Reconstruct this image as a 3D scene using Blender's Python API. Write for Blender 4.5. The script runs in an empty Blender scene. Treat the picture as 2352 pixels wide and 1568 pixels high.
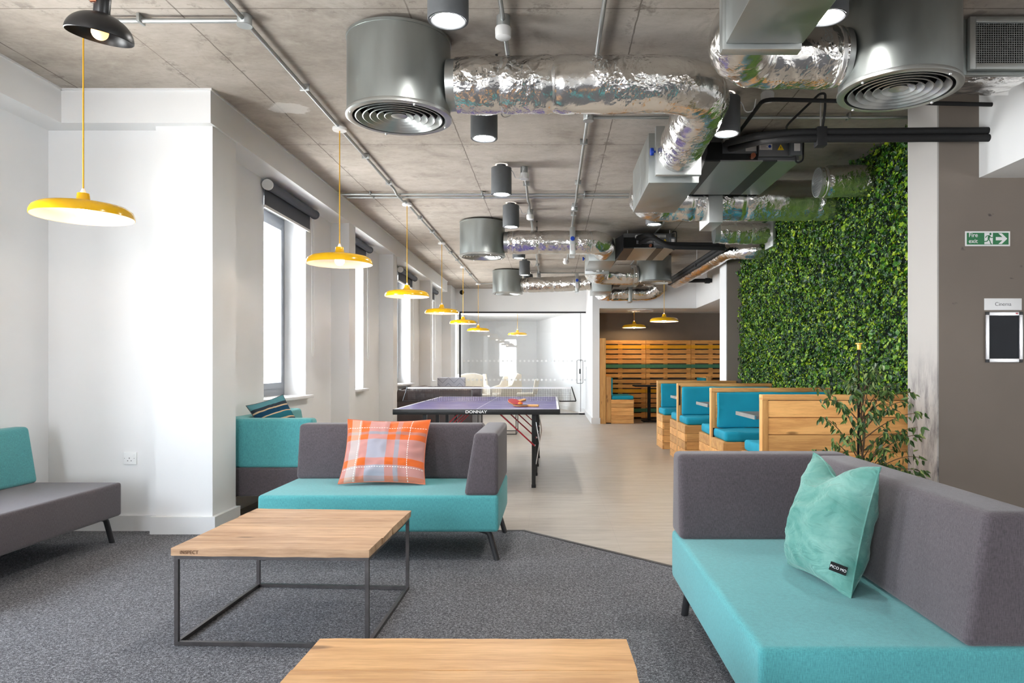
import bpy, bmesh, math, random
from mathutils import Vector, Matrix, Euler, noise as mnoise
import numpy as np
random.seed(7)
PI = math.pi
scene = bpy.context.scene
COL = scene.collection

# ------------------------------------------------------------------ camera, sky, exposure
cam_d = bpy.data.cameras.new('camera'); cam = bpy.data.objects.new('camera', cam_d); COL.objects.link(cam)
cam.location = (0, 0, 1.15); cam.rotation_euler = (PI / 2, 0, 0)
cam_d.sensor_width = 36; cam_d.lens = 36 * 1640 / 2352
cam_d.shift_x = -92 / 2352; cam_d.shift_y = 58 / 2352
cam_d.clip_start = 0.05; cam_d.clip_end = 200
scene.camera = cam
world = bpy.data.worlds.new('overcast_sky'); scene.world = world; world.use_nodes = True
bgn = world.node_tree.nodes['Background']
_wt = world.node_tree; _tc = _wt.nodes.new('ShaderNodeTexCoord'); _sp = _wt.nodes.new('ShaderNodeSeparateXYZ'); _rp = _wt.nodes.new('ShaderNodeValToRGB')
_mr = _wt.nodes.new('ShaderNodeMapRange'); _mr.inputs[1].default_value = -.25; _mr.inputs[2].default_value = .25
_wt.links.new(_tc.outputs['Generated'], _sp.inputs[0]); _wt.links.new(_sp.outputs[2], _mr.inputs[0]); _wt.links.new(_mr.outputs[0], _rp.inputs[0])
_rp.color_ramp.elements[0].color = (.97, .965, .95, 1)      # brighter lower half, added to send light up to the ceilings
_rp.color_ramp.elements[1].color = (.58, .645, .73, 1)       # overcast sky above
_wt.links.new(_rp.outputs[0], bgn.inputs[0]); bgn.inputs[1].default_value = 14.0
vs = scene.view_settings
vs.view_transform = 'Standard'; vs.look = 'None'; vs.gamma = 1; vs.use_curve_mapping = False
vs.exposure = 1.32
cy = scene.cycles
cy.max_bounces = 14; cy.diffuse_bounces = 7; cy.glossy_bounces = 5; cy.transparent_max_bounces = 12
cy.sample_clamp_indirect = 6.0; cy.caustics_reflective = False; cy.caustics_refractive = False
cy.use_denoising = True

def portal(name, loc, rot, sx, sy):        # guides the sky light through an opening; emits nothing itself
    l = bpy.data.lights.new(name, 'AREA'); l.shape = 'RECTANGLE'; l.size = sx; l.size_y = sy
    l.cycles.is_portal = True
    o = bpy.data.objects.new(name, l); COL.objects.link(o); o.location = loc; o.rotation_euler = rot
    return o
WINY = [(6.29, 7.36), (8.53, 9.60), (11.73, 12.80), (14.15, 15.2), (18.1, 19.0)]
LWIN = [(2.65, 3.82), (-.8, 1.0)]
for a, b in WINY: portal('window_daylight', (-2.86, (a + b) / 2, 1.76), (0, -PI / 2, 0), 1.8, b - a)
for a, b in LWIN: portal('window_daylight', (-3.86, (a + b) / 2, 1.4), (0, -PI / 2, 0), 1.5, b - a)
portal('window_daylight', (-2.35, -3.75, 1.45), (PI / 2, 0, 0), .9, 2.3)
portal('window_daylight', (7.15, -1.2, 1.5), (0, PI / 2, 0), 1.6, 1.0)  # unseen right-wall opening, added for light on the left beam and piers

# ------------------------------------------------------------------ colour + materials
def lin(c): return c / 12.92 if c <= 0.04045 else ((c + 0.055) / 1.055) ** 2.4
def S(r, g, b): return (lin(r / 255), lin(g / 255), lin(b / 255), 1)

class NT:
    def __init__(s, name):
        s.m = bpy.data.materials.new(name); s.m.use_nodes = True
        s.t = s.m.node_tree; s.b = s.t.nodes['Principled BSDF']; s.out = s.t.nodes['Material Output']
        s.tc = s.t.nodes.new('ShaderNodeTexCoord'); s.geo = None
    def put(s, sock, v):
        if v is None: return
        if isinstance(v, bpy.types.NodeSocket): s.t.links.new(v, sock)
        else: sock.default_value = v
    def n(s, kind, ins=None, **attrs):
        nd = s.t.nodes.new('ShaderNode' + kind)
        for k, v in attrs.items(): setattr(nd, k, v)
        for k, v in (ins or {}).items(): s.put(nd.inputs[k], v)
        return nd
    def math(s, op, a, b=0.0, c=None):
        nd = s.t.nodes.new('ShaderNodeMath'); nd.operation = op
        s.put(nd.inputs[0], a); s.put(nd.inputs[1], b)
        if c is not None: s.put(nd.inputs[2], c)
        return nd.outputs[0]
    def mix(s, f, a, b, mode='MIX'):
        nd = s.t.nodes.new('ShaderNodeMix'); nd.data_type = 'RGBA'; nd.blend_type = mode
        s.put(nd.inputs[0], f); s.put(nd.inputs[6], a); s.put(nd.inputs[7], b)
        return nd.outputs[2]
    def coord(s, scale=(1, 1, 1), kind='Object', src=None, loc=None):
        mp = s.n('Mapping'); mp.inputs['Scale'].default_value = scale
        s.t.links.new(src if src is not None else s.tc.outputs[kind], mp.inputs['Vector'])
        if loc is not None: s.put(mp.inputs['Location'], loc)
        return mp.outputs[0]
    def noise(s, vec, scale, detail=4, rough=0.55, dist=0.0):
        nd = s.n('TexNoise', {'Scale': scale, 'Detail': detail, 'Roughness': rough, 'Distortion': dist})
        if vec is not None: s.t.links.new(vec, nd.inputs['Vector'])
        return nd.outputs['Fac']
    def ramp(s, f, stops, interp='LINEAR'):
        nd = s.n('ValToRGB'); cr = nd.color_ramp; cr.interpolation = interp
        while len(cr.elements) < len(stops): cr.elements.new(0.5)
        for e, (p, c) in zip(cr.elements, stops):
            e.position = p; e.color = c if len(c) == 4 else (*c, 1)
        s.put(nd.inputs[0], f); return nd.outputs[0]
    def rng(s, f, a, b, c, d):
        nd = s.n('MapRange'); s.put(nd.inputs[0], f)
        for i, v in enumerate((a, b, c, d)): nd.inputs[i + 1].default_value = v
        return nd.outputs[0]
    def bump(s, h, strength=0.3, dist=0.01, normal=None):
        nd = s.n('Bump', {'Strength': strength, 'Distance': dist}); s.put(nd.inputs['Height'], h)
        if normal is not None: s.t.links.new(normal, nd.inputs['Normal'])
        s.t.links.new(nd.outputs[0], s.b.inputs['Normal']); return nd.outputs[0]
    def set(s, color=None, rough=None, metal=None, spec=None, **kw):
        for k, v in (('Base Color', color), ('Roughness', rough), ('Metallic', metal), ('Specular IOR Level', spec)): s.put(s.b.inputs[k], v)
        for k, v in kw.items(): s.put(s.b.inputs[k.replace('_', ' ')], v)
        return s.m
    def island(s):
        g = s.n('NewGeometry'); return g.outputs['Random Per Island']
    def sep(s, vec=None):
        nd = s.n('SeparateXYZ'); s.t.links.new(vec if vec is not None else s.tc.outputs['Object'], nd.inputs[0]); return nd.outputs

def plain(name, col, rough=0.5, metal=0.0, spec=0.5, var=0.05, nscale=6, bump=0.0, bscale=60):
    t = NT(name); f = t.noise(t.coord(), nscale, 3)
    c = t.mix(t.rng(f, 0.3, 0.7, 0, 1), tuple(x * (1 - var) for x in col[:3]) + (1,), tuple(min(1, x * (1 + var)) for x in col[:3]) + (1,))
    if bump: t.bump(t.noise(t.coord(), bscale, 4), bump, 0.004)
    return t.set(c, rough, metal, spec)
def emit(name, col, strength):
    t = NT(name); t.b.inputs['Emission Color'].default_value = col; t.b.inputs['Emission Strength'].default_value = strength
    return t.set((0.8, 0.8, 0.8, 1), 0.4)
def fabric(name, col, slub=1.0, lo=0.66, hi=1.30, rough=0.95, axis='z'):
    t = NT(name)
    sv = (420, 420, 60)
    a = t.noise(t.coord(sv), 1.0, 2, 0.6); b = t.noise(t.coord((60, 60, 420)), 1.0, 2, 0.6); g = t.noise(t.coord(), 900, 1)
    big = t.noise(t.coord(), 3, 3)
    f = t.math('ADD', t.math('MULTIPLY', a, 0.6), t.math('ADD', t.math('MULTIPLY', b, 0.28), t.math('MULTIPLY', g, 0.3 * slub)))
    k = t.rng(f, 0.38, 0.8, lo, hi)
    k = t.math('MULTIPLY', k, t.rng(big, 0.3, 0.7, 0.94, 1.06))
    c = t.n('VectorMath', {0: col[:3]}, operation='SCALE'); t.put(c.inputs['Scale'], k)
    t.bump(f, 0.45, 0.0025)
    t.b.inputs['Sheen Weight'].default_value = 0.25; t.b.inputs['Sheen Roughness'].default_value = 0.5
    return t.set(c.outputs[0], rough, 0, 0.15)
def wood(name, base, dark, grain='x', rough=0.55, tone=0.25, knots=True, scale=1.0):
    t = NT(name); r = t.island()
    off = t.n('CombineXYZ', {'X': t.math('MULTIPLY', r, 37.0), 'Y': t.math('MULTIPLY', r, 11.0), 'Z': t.math('MULTIPLY', r, 23.0)}).outputs[0]
    st = {'x': (1.2, 16, 16), 'y': (16, 1.2, 16), 'z': (16, 16, 1.2)}[grain]
    sk = {'x': (1.6, 5, 5), 'y': (5, 1.6, 5), 'z': (5, 5, 1.6)}[grain]
    v = t.coord(tuple(x * scale for x in st), loc=off)
    g = t.noise(v, 1.0, 7, 0.65, 0.9); fine = t.noise(v, 7.0, 4, 0.7)
    warp = t.noise(t.coord(sk, loc=off), 1.1, 3, 0.5, 0.6)
    f = t.math('ADD', t.math('MULTIPLY', g, 0.55), t.math('ADD', t.math('MULTIPLY', fine, 0.25), t.math('MULTIPLY', warp, 0.3)))
    mid = tuple((a + b) / 2 for a, b in zip(base, dark))
    c = t.ramp(f, [(0.34, dark), (0.5, mid), (0.62, base), (0.85, tuple(min(1, x * 1.15) for x in base[:3]) + (1,))])
    k = t.rng(r, 0, 1, 1 - tone, 1 + tone * 0.6)
    cv = t.n('VectorMath', {0: c}, operation='SCALE'); t.put(cv.inputs['Scale'], k); c = cv.outputs[0]
    if knots:
        vo = t.n('TexVoronoi', {'Scale': 1.0}); t.t.links.new(t.coord(tuple(x * 1.5 for x in sk), loc=off), vo.inputs['Vector'])
        kn = t.rng(vo.outputs['Distance'], 0.06, 0.13, 1, 0)
        c = t.mix(t.math('MULTIPLY', kn, 0.75), c, tuple(x * 0.35 for x in dark[:3]) + (1,))
    t.bump(f, 0.25, 0.003)
    return t.set(c, rough, 0, 0.35)

MAT = {}
MAT['white_wall'] = plain('white_paint', S(232, 232, 232), 0.75, spec=0.25, var=0.02, nscale=1.5, bump=0.05, bscale=220)
MAT['white_trim'] = plain('white_gloss_paint', S(228, 228, 228), 0.4, var=0.015)
def grey_wall():
    t = NT('taupe_paint'); x, y, z = t.sep()
    f = t.noise(t.coord(), 1.2, 3)
    c = t.mix(t.rng(f, .3, .7, 0, 1), S(120, 111, 102), S(128, 118, 109))
    # scuffs: small isolated dark marks
    n1 = t.noise(t.coord((5, 5, 9)), 1.0, 2, .5); n2 = t.noise(t.coord(), 40, 3)
    m = t.math('MULTIPLY', t.rng(n1, .69, .71, 0, 1), t.rng(n2, .45, .6, 0, 1))
    c = t.mix(t.math('MULTIPLY', m, .8), c, S(70, 66, 66))
    t.bump(t.noise(t.coord(), 180, 3), 0.05, 0.003)
    return t.set(c, .7, 0, .25)
MAT['grey_wall'] = grey_wall()
MAT['brown_wall'] = plain('brown_grey_paint', S(116, 104, 92), 0.7, var=0.03)
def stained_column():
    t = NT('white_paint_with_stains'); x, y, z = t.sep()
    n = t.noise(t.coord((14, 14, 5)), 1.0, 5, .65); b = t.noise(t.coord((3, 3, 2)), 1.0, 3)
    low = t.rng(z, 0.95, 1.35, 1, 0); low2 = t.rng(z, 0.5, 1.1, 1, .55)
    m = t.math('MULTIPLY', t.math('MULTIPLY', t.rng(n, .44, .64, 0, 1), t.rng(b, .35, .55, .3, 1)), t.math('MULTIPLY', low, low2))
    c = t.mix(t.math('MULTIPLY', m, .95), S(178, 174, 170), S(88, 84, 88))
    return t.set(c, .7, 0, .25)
MAT['stained'] = stained_column()
def concrete():
    t = NT('board_marked_concrete'); x, y, z = t.sep()
    big = t.noise(t.coord((1, 1.4, 1)), 0.8, 5, .6); mid = t.noise(t.coord((3, 5, 1)), 1.3, 5, .65); fine = t.noise(t.coord((1, 1.7, 1)), 26, 4, .7)
    f = t.math('ADD', t.math('MULTIPLY', big, .45), t.math('ADD', t.math('MULTIPLY', mid, .35), t.math('MULTIPLY', fine, .2)))
    c = t.ramp(f, [(.32, S(146, 137, 127)), (.5, S(175, 166, 156)), (.68, S(193, 185, 176))])
    bl = t.noise(t.coord((1.4, .9, 1), loc=(3, 7, 0)), 2.4, 6, .7, .6); c = t.mix(t.rng(bl, .56, .72, 0, .45), c, S(130, 121, 112)); c = t.mix(t.rng(bl, .30, .42, .35, 0), c, S(200, 193, 184))
    # pits and dark blemishes
    pn = t.noise(t.coord((5, 9, 1)), 5.5, 3, .6); c = t.mix(t.rng(pn, .67, .75, 0, .5), c, S(120, 111, 102))
    jit = t.math('MULTIPLY', t.math('SUBTRACT', t.noise(t.coord(), 9, 2), .5), .012)
    dx = t.math('PINGPONG', t.math('ADD', t.math('ADD', x, 0.76 + 12.2), jit), 0.61)
    dy = t.math('PINGPONG', t.math('ADD', t.math('ADD', y, -3.75 + 23.0), jit), 1.15)
    de = t.math('ABSOLUTE', t.math('ADD', x, 2.377))
    brk = t.noise(t.coord(), 2.3, 3)
    for d, w in ((dx, .0055), (dy, .0045), (de, .004)):
        ln = t.rng(d, w * .5, w, 1, 0)
        c = t.mix(t.math('MULTIPLY', ln, t.rng(brk, .3, .5, .35, .8)), c, S(95, 87, 80))
        # grout smears along the joint
        sm = t.math('MULTIPLY', t.rng(d, .01, .10, 1, 0), t.rng(t.noise(t.coord(), 7.5, 6, .75), .54, .64, 0, 1))
        c = t.mix(t.math('MULTIPLY', sm, .75), c, S(120, 112, 104))
    # plaster repair patch
    px = t.math('DIVIDE', t.math('ADD', x, 1.9), .17); py = t.math('DIVIDE', t.math('ADD', y, -5.2), .13)
    pd = t.math('ADD', t.math('ADD', t.math('MULTIPLY', px, px), t.math('MULTIPLY', py, py)), t.math('MULTIPLY', t.math('SUBTRACT', t.noise(t.coord(), 9, 4), .5), 2.2))
    c = t.mix(t.rng(pd, .55, .75, .7, 0), c, S(214, 211, 206))
    t.bump(f, .25, .006)
    return t.set(c, .85, 0, .2)
MAT['concrete'] = concrete()
def vinyl():
    t = NT('grey_vinyl_tile'); x, y, z = t.sep()
    st = t.noise(t.coord((2.2, 16, 1)), 1.0, 6, .65, .4); bl = t.noise(t.coord((.8, 1.2, 1)), 1.4, 4, .6); fi = t.noise(t.coord((6, 40, 1)), 2, 3, .7)
    f = t.math('ADD', t.math('MULTIPLY', st, .45), t.math('ADD', t.math('MULTIPLY', bl, .4), t.math('MULTIPLY', fi, .15)))
    c = t.ramp(f, [(.35, S(142, 134, 124)), (.5, S(166, 158, 148)), (.65, S(184, 177, 167))])
    dx = t.math('PINGPONG', t.math('ADD', x, 9.17), .3); dy = t.math('PINGPONG', t.math('ADD', y, 9.0), .3)
    ln = t.math('MAXIMUM', t.rng(dx, .0008, .002, 1, 0), t.rng(dy, .0008, .002, 1, 0))
    c = t.mix(t.math('MULTIPLY', ln, .22), c, S(110, 104, 98))
    t.bump(f, .08, .002)
    return t.set(c, t.rng(bl, .3, .7, .3, .45), 0, .4)
MAT['vinyl'] = vinyl()
def carpet():
    t = NT('flecked_carpet'); a = t.noise(t.coord(), 260, 2, .7); b = t.noise(t.coord(), 95, 3, .6); d = t.noise(t.coord(), 1.1, 3)
    f = t.math('ADD', t.math('MULTIPLY', a, .6), t.math('MULTIPLY', b, .4))
    c = t.ramp(f, [(.36, S(56, 56, 58)), (.47, S(98, 98, 101)), (.55, S(134, 134, 138)), (.66, S(204, 204, 206))])
    c = t.mix(1.0, c, t.ramp(d, [(.3, (.86, .86, .86)), (.7, (1, 1, 1))]), 'MULTIPLY')
    t.bump(f, .9, .008)
    return t.set(c, 1.0, 0, .05)
MAT['carpet'] = carpet()
def foil():
    t = NT('crumpled_foil')
    wv = t.coord((1, 1, 1)); nz = t.n('TexNoise', {'Scale': 9.0, 'Detail': 3.0}); t.t.links.new(wv, nz.inputs['Vector'])
    wd = t.n('VectorMath', {0: nz.outputs['Color']}, operation='SCALE'); wd.inputs['Scale'].default_value = .10
    wa = t.n('VectorMath', {0: wv, 1: wd.outputs[0]}, operation='ADD').outputs[0]
    def facets(scale):
        v = t.n('TexVoronoi', {'Scale': scale}, feature='F1'); t.t.links.new(wa, v.inputs['Vector']); return v.outputs['Distance']
    n3 = t.noise(t.coord(), 3.2, 3, .6); n4 = t.noise(t.coord(), 1.7, 2)
    amp = t.rng(n3, .44, .66, .06, 1.0)
    h = t.math('ADD', t.math('MULTIPLY', facets(17.0), t.math('MULTIPLY', amp, .9)), t.math('ADD', t.math('MULTIPLY', facets(52.0), t.math('MULTIPLY', amp, .30)), t.math('MULTIPLY', t.noise(t.coord(), 120, 2), .035)))
    t.bump(h, .5, .028)
    return t.set(t.mix(n4, (.78, .76, .73, 1), (.88, .86, .84, 1)), .17, 1.0)
MAT['foil'] = foil()
MAT['foil_tape'] = plain('foil_tape', (.88, .87, .86, 1), .28, 1.0, var=.04, bump=.5, bscale=70)
def galv(name, base, rough):
    t = NT(name); f = t.noise(t.coord((3, 3, 1)), 2.2, 4, .6); g = t.noise(t.coord(), 60, 3)
    c = t.mix(t.rng(f, .3, .7, 0, 1), tuple(x * .86 for x in base[:3]) + (1,), base)
    return t.set(c, t.math('ADD', t.rng(f, .3, .7, rough - .06, rough + .08), t.math('MULTIPLY', g, .05)), .92)
MAT['galv'] = galv('galvanised_steel', (.36, .385, .375, 1), .36)
MAT['galv_light'] = galv('pale_galvanised_steel', (.56, .58, .57, 1), .32)
MAT['galv_mid'] = galv('mid_galvanised_steel', (.44, .465, .455, 1), .34)
MAT['conduit'] = galv('conduit_steel', (.48, .50, .50, 1), .38)
MAT['dark_metal'] = plain('charcoal_painted_steel', S(44, 44, 46), .45, var=.05)
MAT['raw_steel'] = plain('raw_mild_steel', S(92, 88, 88), .38, .75, var=.2, nscale=14)
MAT['black'] = plain('black_rubber_foam', S(20, 20, 22), .75, var=.1, nscale=20, bump=.15, bscale=30)
MAT['black_gloss'] = plain('black_lacquer', S(26, 25, 26), .35, var=.05)
MAT['void'] = plain('dark_cavity', S(14, 14, 15), .9, var=.05)
MAT['downlight'] = plain('slate_grey_powder_coat', S(86, 89, 92), .5, var=.04, nscale=30)
MAT['fcu_grey'] = plain('fan_coil_grey_panel', S(98, 98, 100), .5, .3, var=.05)
MAT['yellow'] = plain('yellow_enamel', S(232, 178, 12), .16, var=.02, spec=.6)
MAT['lamp_white'] = plain('white_enamel', S(228, 210, 198), .4, var=.01)
MAT['plastic_white'] = plain('white_plastic', S(236, 236, 236), .35, var=.01)
MAT['yellow_cord'] = plain('yellow_flex', S(216, 164, 24), .6)
MAT['blue_knob'] = plain('blue_plastic', S(14, 62, 170), .35)
MAT['bulb'] = emit('warm_bulb', (1, .78, .54, 1), 30)
MAT['bulb_amber'] = emit('amber_bulb', (1, .52, .16, 1), 1.1)
MAT['bulb_alcove'] = emit('amber_white_bulb', (1, .74, .44, 1), 130)
MAT['led'] = emit('downlight_lens', (1, .97, .93, 1), 150)
MAT['teal'] = fabric('teal_wool', S(84, 160, 163))
MAT['charcoal'] = fabric('charcoal_wool', S(88, 81, 85), lo=.55, hi=1.42)
MAT['bench_teal'] = plain('petrol_blue_cotton', S(2, 142, 168), .85, var=.06, nscale=5, bump=.25, bscale=7)
MAT['pine'] = wood('pine_planks', S(234, 178, 110), S(180, 116, 58), tone=.28)
MAT['pine_y'] = wood('pine_planks_lengthways', S(226, 176, 112), S(182, 122, 62), 'y')
MAT['pine_z'] = wood('pine_post', S(222, 170, 104), S(178, 118, 60), 'z')
MAT['pallet'] = wood('pallet_boards', S(232, 172, 98), S(168, 110, 54), tone=.3)
MAT['table_wood'] = wood('reclaimed_scaffold_board', S(200, 164, 130), S(142, 104, 74), rough=.55, tone=.12)
MAT['table_wood_b'] = wood('honey_scaffold_board', S(226, 178, 122), S(176, 122, 70), rough=.45, tone=.1)
MAT['yellow_slat'] = plain('yellow_painted_board', S(222, 158, 12), .55, var=.08, nscale=10)
MAT['green_slat'] = plain('green_painted_board', S(62, 120, 92), .6, var=.1, nscale=10)
MAT['alu'] = plain('brushed_aluminium', (.75, .75, .76, 1), .3, 1.0, var=.05)
MAT['window_frame'] = plain('grey_window_aluminium', S(134, 138, 144), .4, .3, var=.02)
MAT['blind'] = plain('dark_grey_blind', S(84, 87, 94), .75, var=.05)
MAT['leather'] = plain('brown_leather', S(78, 68, 68), .34, var=.15, bump=.15, bscale=90)
MAT['cream'] = plain('cream_upholstery', S(214, 206, 192), .9, var=.05, bump=.2, bscale=200)
MAT['red'] = plain('red_enamel', S(170, 24, 38), .35)
MAT['ink'] = plain('black_ink', S(50, 50, 54), .6)
MAT['white_ink'] = plain('white_print', S(235, 235, 235), .5)
MAT['sign_green'] = plain('sign_green', S(0, 112, 60), .4, var=.01)
MAT['slate'] = plain('dark_poster_panel', S(30, 33, 39), .7, var=.1)
MAT['paper'] = plain('label_paper', S(205, 200, 198), .6, var=.02)
MAT['amber'] = plain('hazard_yellow', S(236, 196, 20), .5)
MAT['soil'] = plain('dark_soil', S(50, 38, 30), .95, var=.3, nscale=30)
MAT['bark'] = plain('ficus_bark', S(98, 78, 58), .85, var=.25, nscale=25, bump=.4, bscale=40)
MAT['orange_ball'] = plain('orange_plastic', S(236, 128, 20), .4)
MAT['copper'] = plain('copper_pipe', S(180, 110, 84), .35, .9)
def tabletop():
    t = NT('violet_blue_table_top'); x, y, z = t.sep()
    f = t.noise(t.coord(), 5, 3)
    return t.set(t.mix(f, S(66, 58, 116), S(82, 74, 136)), t.rng(f, .3, .7, .3, .4), 0, .3)
MAT['pp_top'] = tabletop()
def glass(name, tint, gl):
    m = bpy.data.materials.new(name); m.use_nodes = True; t = m.node_tree; t.nodes.clear()
    o = t.nodes.new('ShaderNodeOutputMaterial'); mx = t.nodes.new('ShaderNodeMixShader')
    tr = t.nodes.new('ShaderNodeBsdfTransparent'); tr.inputs[0].default_value = tint
    g = t.nodes.new('ShaderNodeBsdfGlossy'); g.inputs['Roughness'].default_value = .02
    lw = t.nodes.new('ShaderNodeLayerWeight'); lw.inputs[0].default_value = .5
    pw = t.nodes.new('ShaderNodeMath'); pw.operation = 'POWER'; pw.inputs[1].default_value = gl; t.links.new(lw.outputs['Facing'], pw.inputs[0])
    fr = t.nodes.new('ShaderNodeMath'); fr.operation = 'MULTIPLY_ADD'; fr.inputs[1].default_value = .8; fr.inputs[2].default_value = .03; t.links.new(pw.outputs[0], fr.inputs[0])
    t.links.new(fr.outputs[0], mx.inputs[0]); t.links.new(tr.outputs[0], mx.inputs[1]); t.links.new(g.outputs[0], mx.inputs[2]); t.links.new(mx.outputs[0], o.inputs[0])
    return m
MAT['glass'] = glass('clear_glass', (.98, .99, .99, 1), 5.0)
MAT['frost'] = plain('white_vinyl_dot', S(240, 242, 242), .6)
def leaf(name, stops, rough=.4):
    t = NT(name); r = t.island(); n = t.noise(t.coord(), 1.6, 3)
    c = t.ramp(t.math('ADD', t.math('MULTIPLY', r, .8), t.math('MULTIPLY', n, .25)), stops)
    t.b.inputs['Subsurface Weight'].default_value = 0
    return t.set(c, rough, 0, .4)
MAT['ivy'] = leaf('artificial_ivy', [(.12, S(16, 40, 32)), (.36, S(24, 62, 24)), (.56, S(52, 104, 20)), (.78, S(112, 150, 22)), (1.0, S(176, 192, 44))], .38)
MAT['ivy_back'] = plain('hedge_mat', S(12, 30, 14), .95, var=.3)
MAT['ficus'] = leaf('ficus_leaf', [(.1, S(26, 50, 24)), (.45, S(52, 84, 38)), (.78, S(96, 122, 58)), (1.0, S(170, 176, 104))], .35)

# ------------------------------------------------------------------ mesh building
class MB:
    def __init__(s): s.v = []; s.f = []; s.uv = None
    def add(s, vs, fs):
        k = len(s.v); s.v.extend(tuple(p) for p in vs); s.f.extend(tuple(i + k for i in f) for f in fs); return s
    def box(s, lo, hi, rot=None, bev=0.0, seg=2):
        lo = Vector(lo); hi = Vector(hi); c = (lo + hi) / 2; h = (hi - lo) / 2
        if bev <= 0:
            vs = [Vector((x * h.x, y * h.y, z * h.z)) for x in (-1, 1) for y in (-1, 1) for z in (-1, 1)]
            fs = [(0, 1, 3, 2), (4, 6, 7, 5), (0, 4, 5, 1), (2, 3, 7, 6), (0, 2, 6, 4), (1, 5, 7, 3)]
        else:
            bm = bmesh.new(); bmesh.ops.create_cube(bm, size=1)
            for v in bm.verts: v.co = Vector((v.co.x * 2 * h.x, v.co.y * 2 * h.y, v.co.z * 2 * h.z))
            bmesh.ops.bevel(bm, geom=bm.edges[:], offset=min(bev, min(h) * .95), segments=seg, profile=.6, affect='EDGES')
            bm.verts.index_update(); vs = [v.co.copy() for v in bm.verts]; fs = [[v.index for v in f.verts] for f in bm.faces]; bm.free()
        R = rot if rot is not None else Matrix.Identity(3)
        return s.add([c + R @ v for v in vs], fs)
    def bar(s, a, b, w, h=None, up=(0, 0, 1), bev=0.0):   # rectangular bar from a to b
        a = Vector(a); b = Vector(b); d = b - a; L = d.length; d.normalize(); u = Vector(up)
        if abs(d.dot(u)) > .98: u = Vector((0, 1, 0))
        x = d.cross(u).normalized(); z = x.cross(d)
        R = Matrix((x, d, z)).transposed(); h = h or w; c = (a + b) / 2
        return s.box(c - Vector((w / 2, L / 2, h / 2)), c + Vector((w / 2, L / 2, h / 2)), R, bev)
    def tube(s, path, r, n=12, cap=True, rfun=None):
        P = [Vector(p) for p in path]; m = len(P); k = len(s.v); t0 = (P[1] - P[0]).normalized()
        u = Vector((0, 0, 1)) if abs(t0.z) < .9 else Vector((1, 0, 0)); x = t0.cross(u).normalized()
        for i, p in enumerate(P):
            t = (P[min(i + 1, m - 1)] - P[max(i - 1, 0)]).normalized()
            x = (x - t * x.dot(t)).normalized(); y = t.cross(x)
            for j in range(n):
                a = 2 * PI * j / n; rr = r[i] if isinstance(r, (list, tuple)) else r
                if rfun: rr *= rfun(i, j, p, a)
                s.v.append(tuple(p + x * math.cos(a) * rr + y * math.sin(a) * rr))
        for i in range(m - 1):
            for j in range(n):
                j2 = (j + 1) % n; s.f.append((k + i * n + j, k + i * n + j2, k + (i + 1) * n + j2, k + (i + 1) * n + j))
        if cap:
            s.f.append(tuple(k + j for j in range(n))[::-1]); s.f.append(tuple(k + (m - 1) * n + j for j in range(n)))
        return s
    def cyl(s, a, b, r, n=24): return s.tube([a, b], r, n)
    def lathe(s, prof, c=(0, 0, 0), n=48, closed=False, R=None):
        k = len(s.v); m = len(prof); c = Vector(c)
        for r, z in prof:
            for j in range(n):
                a = 2 * PI * j / n; p = Vector((r * math.cos(a), r * math.sin(a), z))
                s.v.append(tuple(c + (R @ p if R is not None else p)))
        for i in range(m if closed else m - 1):
            i2 = (i + 1) % m
            for j in range(n):
                j2 = (j + 1) % n; s.f.append((k + i * n + j, k + i * n + j2, k + i2 * n + j2, k + i2 * n + j))
        if not closed:
            if prof[0][0] > 1e-4: s.f.append(tuple(k + j for j in range(n))[::-1])
            if prof[-1][0] > 1e-4: s.f.append(tuple(k + (m - 1) * n + j for j in range(n)))
        return s
    def shell(s, prof, c=(0, 0, 0), n=48, R=None): return s.lathe(prof, c, n, True, R)
    def prism(s, poly, a, b, M=None, bev=0.0, seg=3):
        """poly in (p,q) -> extruded from a to b along the third axis; M maps (p,q,t) to world"""
        bm = bmesh.new(); n = len(poly)
        v0 = [bm.verts.new((p, q, a)) for p, q in poly]; v1 = [bm.verts.new((p, q, b)) for p, q in poly]
        bm.faces.new(v0[::-1]); bm.faces.new(v1)
        for i in range(n): bm.faces.new((v0[i], v0[(i + 1) % n], v1[(i + 1) % n], v1[i]))
        bmesh.ops.recalc_face_normals(bm, faces=bm.faces[:])
        if bev: bmesh.ops.bevel(bm, geom=bm.edges[:], offset=bev, segments=seg, profile=.55, affect='EDGES')
        bm.verts.index_update(); vs = [v.co.copy() for v in bm.verts]; fs = [[v.index for v in f.verts] for f in bm.faces]; bm.free()
        return s.add([M @ v for v in vs] if M is not None else vs, fs)
    def sphere(s, c, r, n=16, sc=(1, 1, 1)):
        pr = [(max(r * math.sin(PI * i / n), 0), -r * math.cos(PI * i / n)) for i in range(n + 1)]
        pr[0] = (1e-5, -r); pr[-1] = (1e-5, r); k = len(s.v); s.lathe(pr, (0, 0, 0), n * 2)
        for i in range(k, len(s.v)):
            p = s.v[i]; s.v[i] = (c[0] + p[0] * sc[0], c[1] + p[1] * sc[1], c[2] + p[2] * sc[2])
        return s
    def mesh(s, name, mat, inv=None, smooth=True, angle=38):
        me = bpy.data.meshes.new(name)
        vs = [inv @ Vector(p) for p in s.v] if inv is not None else s.v
        me.from_pydata([tuple(p) for p in vs], [], s.f); me.validate(); me.update()
        if s.uv is not None:
            ul = me.uv_layers.new(name='UVMap')
            for lp in me.loops: ul.data[lp.index].uv = s.uv[lp.vertex_index]
        if mat: me.materials.append(MAT[mat] if isinstance(mat, str) else mat)
        if smooth:
            me.polygons.foreach_set('use_smooth', [True] * len(me.polygons)); me.set_sharp_from_angle(angle=math.radians(angle))
        return me

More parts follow.
